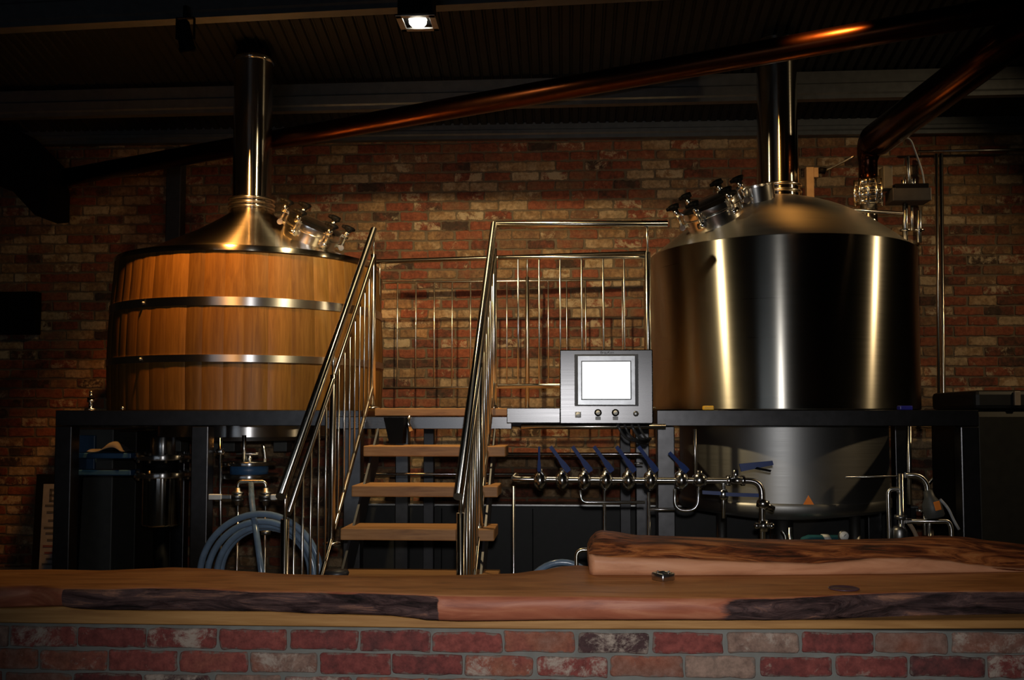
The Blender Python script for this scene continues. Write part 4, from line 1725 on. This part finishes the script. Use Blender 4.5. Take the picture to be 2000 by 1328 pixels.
mb = MB()
mb.mi = 1
mb.box2((xb0, YBF, 0), (xb1, YBF + .42, Z_(1225, YBF, 1000) + .004))
mb.mi = 0
zc1 = Z_(1277.5, YBF, 1000)
brick_panel(mb, xb0, xb1, .30, Z_(1231, YBF, 1000), YBF, .2405, .0765, .0105, X_(1267, YBF, 1250), zc1, bar_dz, .0042, .008)
BAR = mb.build('bar_counter', ['brick_bar', 'mortar_bar'])
tag(BAR, 'red reclaimed brick bar front across the foreground', 'bar counter')

bot = [(-100, 1184), (0, 1184), (60, 1183), (120, 1181), (150, 1186), (200, 1188), (300, 1190), (400, 1190), (520, 1191), (640, 1196), (760, 1199), (800, 1203), (840, 1208), (900, 1210), (1000, 1209), (1100, 1208), (1250, 1208), (1350, 1208), (1500, 1208), (1700, 1208), (2000, 1208), (2100, 1208)]
frt = [(-100, 1146), (0, 1145), (60, 1143), (120, 1149), (200, 1150), (300, 1147), (400, 1149), (500, 1153), (600, 1155), (700, 1156), (800, 1160), (860, 1163), (1000, 1164), (1150, 1165), (1300, 1168), (1400, 1168), (1500, 1167), (1600, 1163), (1700, 1158), (1800, 1155), (2000, 1154), (2100, 1154)]
bck = [(-100, 1113), (0, 1112), (100, 1111), (200, 1113), (300, 1109), (340, 1107), (400, 1109), (470, 1114), (560, 1120), (640, 1122), (760, 1124), (900, 1122), (1000, 1119), (1060, 1112), (1100, 1105), (1130, 1103), (1160, 1106), (1300, 1103), (1700, 1100), (2100, 1100)]

# pale timber board under the slab
mb = MB()
YBD = 3.215
sec = []
for i in range(201):
    px = lerp(-690, 2690, i / 200)
    zb_ = Z_(1228.5, YBD, 1000) + bar_dz(X_(px, YBD, 1225))
    zt_ = at(px, poly(bot, px) + 3.5, YBD).z
    x = X_(px, YBD, 1220)
    sec.append([mb.bm.verts.new(p) for p in ((x, YBD + .40, zt_), (x, YBD + .003, zt_), (x, YBD, zt_ - .004), (x, YBD, zb_ + .004), (x, YBD + .003, zb_), (x, YBD + .40, zb_))])
for A_, B_ in zip(sec, sec[1:]):
    for j in range(6):
        mb.face([A_[j], B_[j], B_[(j + 1) % 6], A_[(j + 1) % 6]], j in (1, 3))
mb.face(sec[0])
mb.face(sec[-1][::-1])
tag(mb.build('timber_board', 'board'), 'pale timber board between the brick bar front and the live edge slab', 'board')


def smooth01(x, a, b):
    t = min(1, max(0, (x - a) / (b - a)))
    return t * t * (3 - 2 * t)


# live-edge slab
mb = MB()
NSt = 640
NF = 9
stn = []
for i in range(NSt + 1):
    px = lerp(-695, 2695, i / NSt)
    f_ = at_z(px, poly(frt, px), ZT)
    b_ = at_z(px, poly(bck, px), ZT)
    Yf = f_.y
    zbm = at(px, poly(bot, px), Yf + .02).z
    row = [(Vector((b_.x, b_.y + .01, zbm + .012)), (0, 0)), (Vector((b_.x, b_.y, ZT - .012)), (0, 0)), (Vector((b_.x, b_.y - .012, ZT)), (0, 0))]
    for k in range(1, 4):
        p = b_.lerp(f_, k / 4)
        row.append((Vector((p.x, p.y, ZT)), (0, 0)))
    bark = max(smooth01(px, 118, 128) * (1 - smooth01(px, 845, 868)), smooth01(px, 1340, 1490))
    row.append((Vector((f_.x, Yf + .016, ZT - .0005)), (.15, 0)))
    for k in range(NF):
        t = k / (NF - 1)
        z = lerp(ZT - .004, zbm, t)
        bulge = .012 * math.sin(PI * min(1, t * .9 + .1))
        n1_ = noise.noise(Vector((f_.x * 7, z * 22, 1.3))) * .008 + noise.noise(Vector((f_.x * 2.3, z * 6, 7.7))) * .012
        n2_ = noise.noise(Vector((f_.x * 26 + z * 90, z * 60, 4.1))) * .006 * bark
        yy = Yf + .004 - bulge - n1_ * (.5 + .5 * bark) - n2_
        gb = bark * (1 if k > 0 else .55)
        if 420 < px < 700 and t < .5:
            gb *= .85
        row.append((Vector((f_.x, yy, z)), (1, gb)))
    row.append((Vector((f_.x, Yf + .06, zbm + .002)), (1, bark)))
    stn.append(([mb.bm.verts.new(p) for p, c in row], [c for p, c in row]))
for (A_, ca), (B_, cb) in zip(stn, stn[1:]):
    n = len(A_)
    for j in range(n):
        k = (j + 1) % n
        f = mb.face([A_[j], B_[j], B_[k], A_[k]], True)
        if f:
            cc_ = {A_[j]: ca[j], B_[j]: cb[j], B_[k]: cb[k], A_[k]: ca[k]}
            for l in f.loops:
                l[mb.col] = (*cc_[l.vert], 0, 1)
mb.c = (1, 0, 0, 1)
mb.face(stn[0][0])
mb.face(stn[-1][0][::-1])
SLAB = mb.build('live_edge_slab', 'slab')
tag(SLAB, 'long live edge timber slab forming the bar top, bark left on its front', 'bar top')

# second slab lying on the bar, right half
top2 = [(1150, 1068), (1158, 1052), (1170, 1042), (1182, 1039), (1200, 1041), (1260, 1049), (1330, 1051), (1400, 1053), (1500, 1057), (1600, 1058), (1700, 1058), (1800, 1056), (1850, 1052), (1900, 1050), (1950, 1053), (2000, 1060), (2100, 1070)]
fro2 = [(1150, 1083), (1165, 1087), (1200, 1089), (1300, 1092), (1400, 1096), (1500, 1100), (1600, 1103), (1680, 1096), (1720, 1091), (1800, 1092), (1850, 1096), (1900, 1103), (1960, 1110), (2000, 1113), (2100, 1113)]
bot2 = [(1150, 1121), (1160, 1123), (1300, 1123.5), (1500, 1123), (1700, 1121), (2000, 1116.5), (2100, 1115)]
mb = MB()
stn = []
NS2 = 340
for i in range(NS2 + 1):
    px = lerp(1151, 2600, i / NS2)
    f_ = at_z(px, poly(bot2, px), ZT + .0015)
    Yf = f_.y
    zf = at(px, poly(fro2, px), Yf).z
    Yk = Yf + .20
    zk = at(px, poly(top2, px), Yk).z
    zk = max(zk, zf + .004)
    xk = f_.x
    row = [(Vector((xk, Yf + .36, ZT + .0015)), (1, .6)), (Vector((xk, Yf + .36, zk - .03)), (1, .6)), (Vector((xk, Yf + .30, zk - .004)), (1, 1))]
    for k in range(8):
        t = k / 7
        y = lerp(Yk, Yf + .006, t)
        z = lerp(zk, zf, t) + .016 * math.sin(PI * t) * (1 - .3 * t)
        n_ = noise.noise(Vector((xk * 9, y * 18, 2.1))) * .006 * math.sin(PI * t)
        row.append((Vector((xk, y, z + n_)), (1, 1 if t < .9 else .45)))
    for k in range(4):
        t = k / 3
        n_ = noise.noise(Vector((xk * 4, t * 2, 9.1))) * .003
        mk = smooth01(px, 1880, 2000) * (1 - t)
        row.append((Vector((xk, Yf + n_, lerp(zf - .003, ZT + .0015, t))), (1, mk)))
    stn.append(([mb.bm.verts.new(p) for p, c in row], [c for p, c in row]))
for (A_, ca), (B_, cb) in zip(stn, stn[1:]):
    n = len(A_)
    for j in range(n):
        k = (j + 1) % n
        f = mb.face([A_[j], B_[j], B_[k], A_[k]], True)
        if f:
            cc_ = {A_[j]: ca[j], B_[j]: cb[j], B_[k]: cb[k], A_[k]: ca[k]}
            for l in f.loops:
                l[mb.col] = (*cc_[l.vert], 0, 1)
mb.c = (1, 0, 0, 1)
mb.face(stn[0][0])
mb.face(stn[-1][0][::-1])
tag(mb.build('shelf_slab', 'slab2'), 'thick live edge log slab lying on the right half of the bar top', 'timber slab')

# square steel dish
c = at_z(1297, 1136, ZT)
mb = MB()
R45 = Matrix.Rotation(math.radians(38), 3, 'Z')
s_ = .030
h_ = .026


def sq(r, z, n=8):
    out = []
    for sx, sy in ((-1, -1), (1, -1), (1, 1), (-1, 1)):
        a0 = math.atan2(sy, sx)
        for k in range(3):
            an = a0 - PI / 4 + k * PI / 4
            out.append(Vector((c.x, c.y + .03, ZT + z)) + R45 @ Vector((sx * (r - .006) + math.cos(an) * .006, sy * (r - .006) + math.sin(an) * .006, 0)))
    return out


rings = [[mb.bm.verts.new(p) for p in sq(r, z)] for r, z in ((s_ - .002, .0008), (s_, .003), (s_, h_), (s_ - .003, h_ + .0015), (s_ - .005, h_), (s_ - .007, .008))]
for A_, B_ in zip(rings, rings[1:]):
    for k in range(12):
        mb.face([A_[k], A_[(k + 1) % 12], B_[(k + 1) % 12], B_[k]], True)
mb.face(rings[0][::-1], False)
mb.face(rings[-1], False)
for an in (0, PI / 2, PI, -PI / 2):
    p = Vector((c.x, c.y + .03, ZT + h_ + .001)) + R45 @ Vector((math.cos(an) * (s_ - .003), math.sin(an) * (s_ - .003), 0))
    mb.cyl(p - R45 @ Vector((math.cos(an), math.sin(an), 0)) * .003, p + R45 @ Vector((math.cos(an), math.sin(an), 0)) * .003, .0035, seg=10)
tag(mb.build('steel_ashtray', 'ashtray'), 'small square steel ashtray on the bar in front of the log slab', 'ashtray')
# round coaster
c = at_z(1648, 1151, ZT)
mb = MB()
mb.lathe([(0, .0008), (.046, .0008), (.050, .003), (.050, .005), (.047, .006), (.044, .004), (0, .004)], (c.x, c.y, ZT), seg=48)
M['coaster'] = plain('dark_coaster', (.075, .035, .05), .35)
tag(mb.build('coaster', 'coaster'), 'dark round coaster lying on the right part of the bar top', 'coaster')

# ------------------------------------------------------------------ lights
def light(name, typ, loc, energy, col, target=None, **kw):
    d = bpy.data.lights.new(name, typ)
    d.energy = energy
    d.color = col
    for k, v in kw.items():
        setattr(d, k, v)
    o = bpy.data.objects.new(name, d)
    COL.objects.link(o)
    o.location = loc
    if target is not None:
        o.rotation_euler = (Vector(target) - Vector(loc)).to_track_quat('-Z', 'Y').to_euler()
    return o


# the flash on the camera
light('camera_flash', 'SPOT', (.02, -.02, E + .12), 265, (1, .97, .94), (.05, 5, E - .62), spot_size=math.radians(66), spot_blend=1., shadow_soft_size=.03)
# the spotlight seen under the roof channel
bl = light('spotlight_beam', 'POINT', (lc.x, YLm, lc.z - .045), 300, (1, .76, .40), None, shadow_soft_size=.035)
# its reflector throws the beam down and back towards the brick wall, with a cut-off just below the horizontal
bl.data.use_nodes = True
nt = bl.data.node_tree
em = nt.nodes['Emission']
tc = N(nt, 'ShaderNodeTexCoord')
sx = N(nt, 'ShaderNodeSeparateXYZ')
nt.links.new(tc.outputs['Normal'], sx.inputs[0])
m1 = N(nt, 'ShaderNodeMapRange', interpolation_type='SMOOTHSTEP')
for k_, v_ in (('From Min', -.045), ('From Max', -.14), ('To Min', 0.), ('To Max', 1.)):
    m1.inputs[k_].default_value = v_
nt.links.new(sx.outputs[2], m1.inputs['Value'])
dt = N(nt, 'ShaderNodeVectorMath', operation='DOT_PRODUCT')
nt.links.new(tc.outputs['Normal'], dt.inputs[0])
dt.inputs[1].default_value = Vector((.06, .62, -.78)).normalized()
m2 = N(nt, 'ShaderNodeMapRange', interpolation_type='SMOOTHSTEP')
for k_, v_ in (('From Min', .56), ('From Max', .86), ('To Min', .16), ('To Max', 1.)):
    m2.inputs[k_].default_value = v_
nt.links.new(dt.outputs['Value'], m2.inputs['Value'])
mm = N(nt, 'ShaderNodeMath', operation='MULTIPLY')
nt.links.new(m1.outputs[0], mm.inputs[0])
nt.links.new(m2.outputs[0], mm.inputs[1])
nt.links.new(mm.outputs[0], em.inputs['Strength'])
# the dark amber spotlight over the tun
light('amber_beam', 'SPOT', (ac.x, ac.y + .09, ac.z - .06), 430, (1, .42, .09), (TX + .0, AY - .55, z_w1), spot_size=math.radians(84), spot_blend=.9, shadow_soft_size=.05)
# matching ceiling spots out of the frame
light('amber_spot_kettle', 'SPOT', (1.42, 5.2, E + 2.6), 170, (1, .45, .10), (KX + .22, AY - .35, z_kc - .05), spot_size=math.radians(48), spot_blend=.9, shadow_soft_size=.05)
light('warm_spot_right', 'SPOT', (4.6, 5.5, E + 2.2), 100, (1, .72, .38), (KX + .4, AY, FT + .4), spot_size=math.radians(100), spot_blend=.6, shadow_soft_size=.05)
w = bpy.data.worlds.new('night')
SC.world = w
w.use_nodes = True
w.node_tree.nodes['Background'].inputs[0].default_value = (.5, .6, .8, 1)
w.node_tree.nodes['Background'].inputs[1].default_value = .002
M['windowlight'].node_tree.nodes['Principled BSDF'].inputs['Emission Strength'].default_value = 1.5

# ------------------------------------------------------------------ camera
cd = bpy.data.cameras.new('camera')
cd.sensor_width = 36
cd.lens = F / 2000 * 36
cd.shift_y = 51 / 2000
cd.clip_end = 100
cam = bpy.data.objects.new('camera', cd)
COL.objects.link(cam)
m = Matrix((RT, UP, -FW)).transposed().to_4x4()
m.translation = CAM
cam.matrix_world = m
SC.camera = cam
SC.view_settings.view_transform = 'Standard'
SC.view_settings.look = 'None'
SC.view_settings.exposure = 0
SC.view_settings.gamma = 1
SC.view_settings.use_curve_mapping = False
SC.cycles.use_denoising = True
SC.cycles.sample_clamp_indirect = 4.0
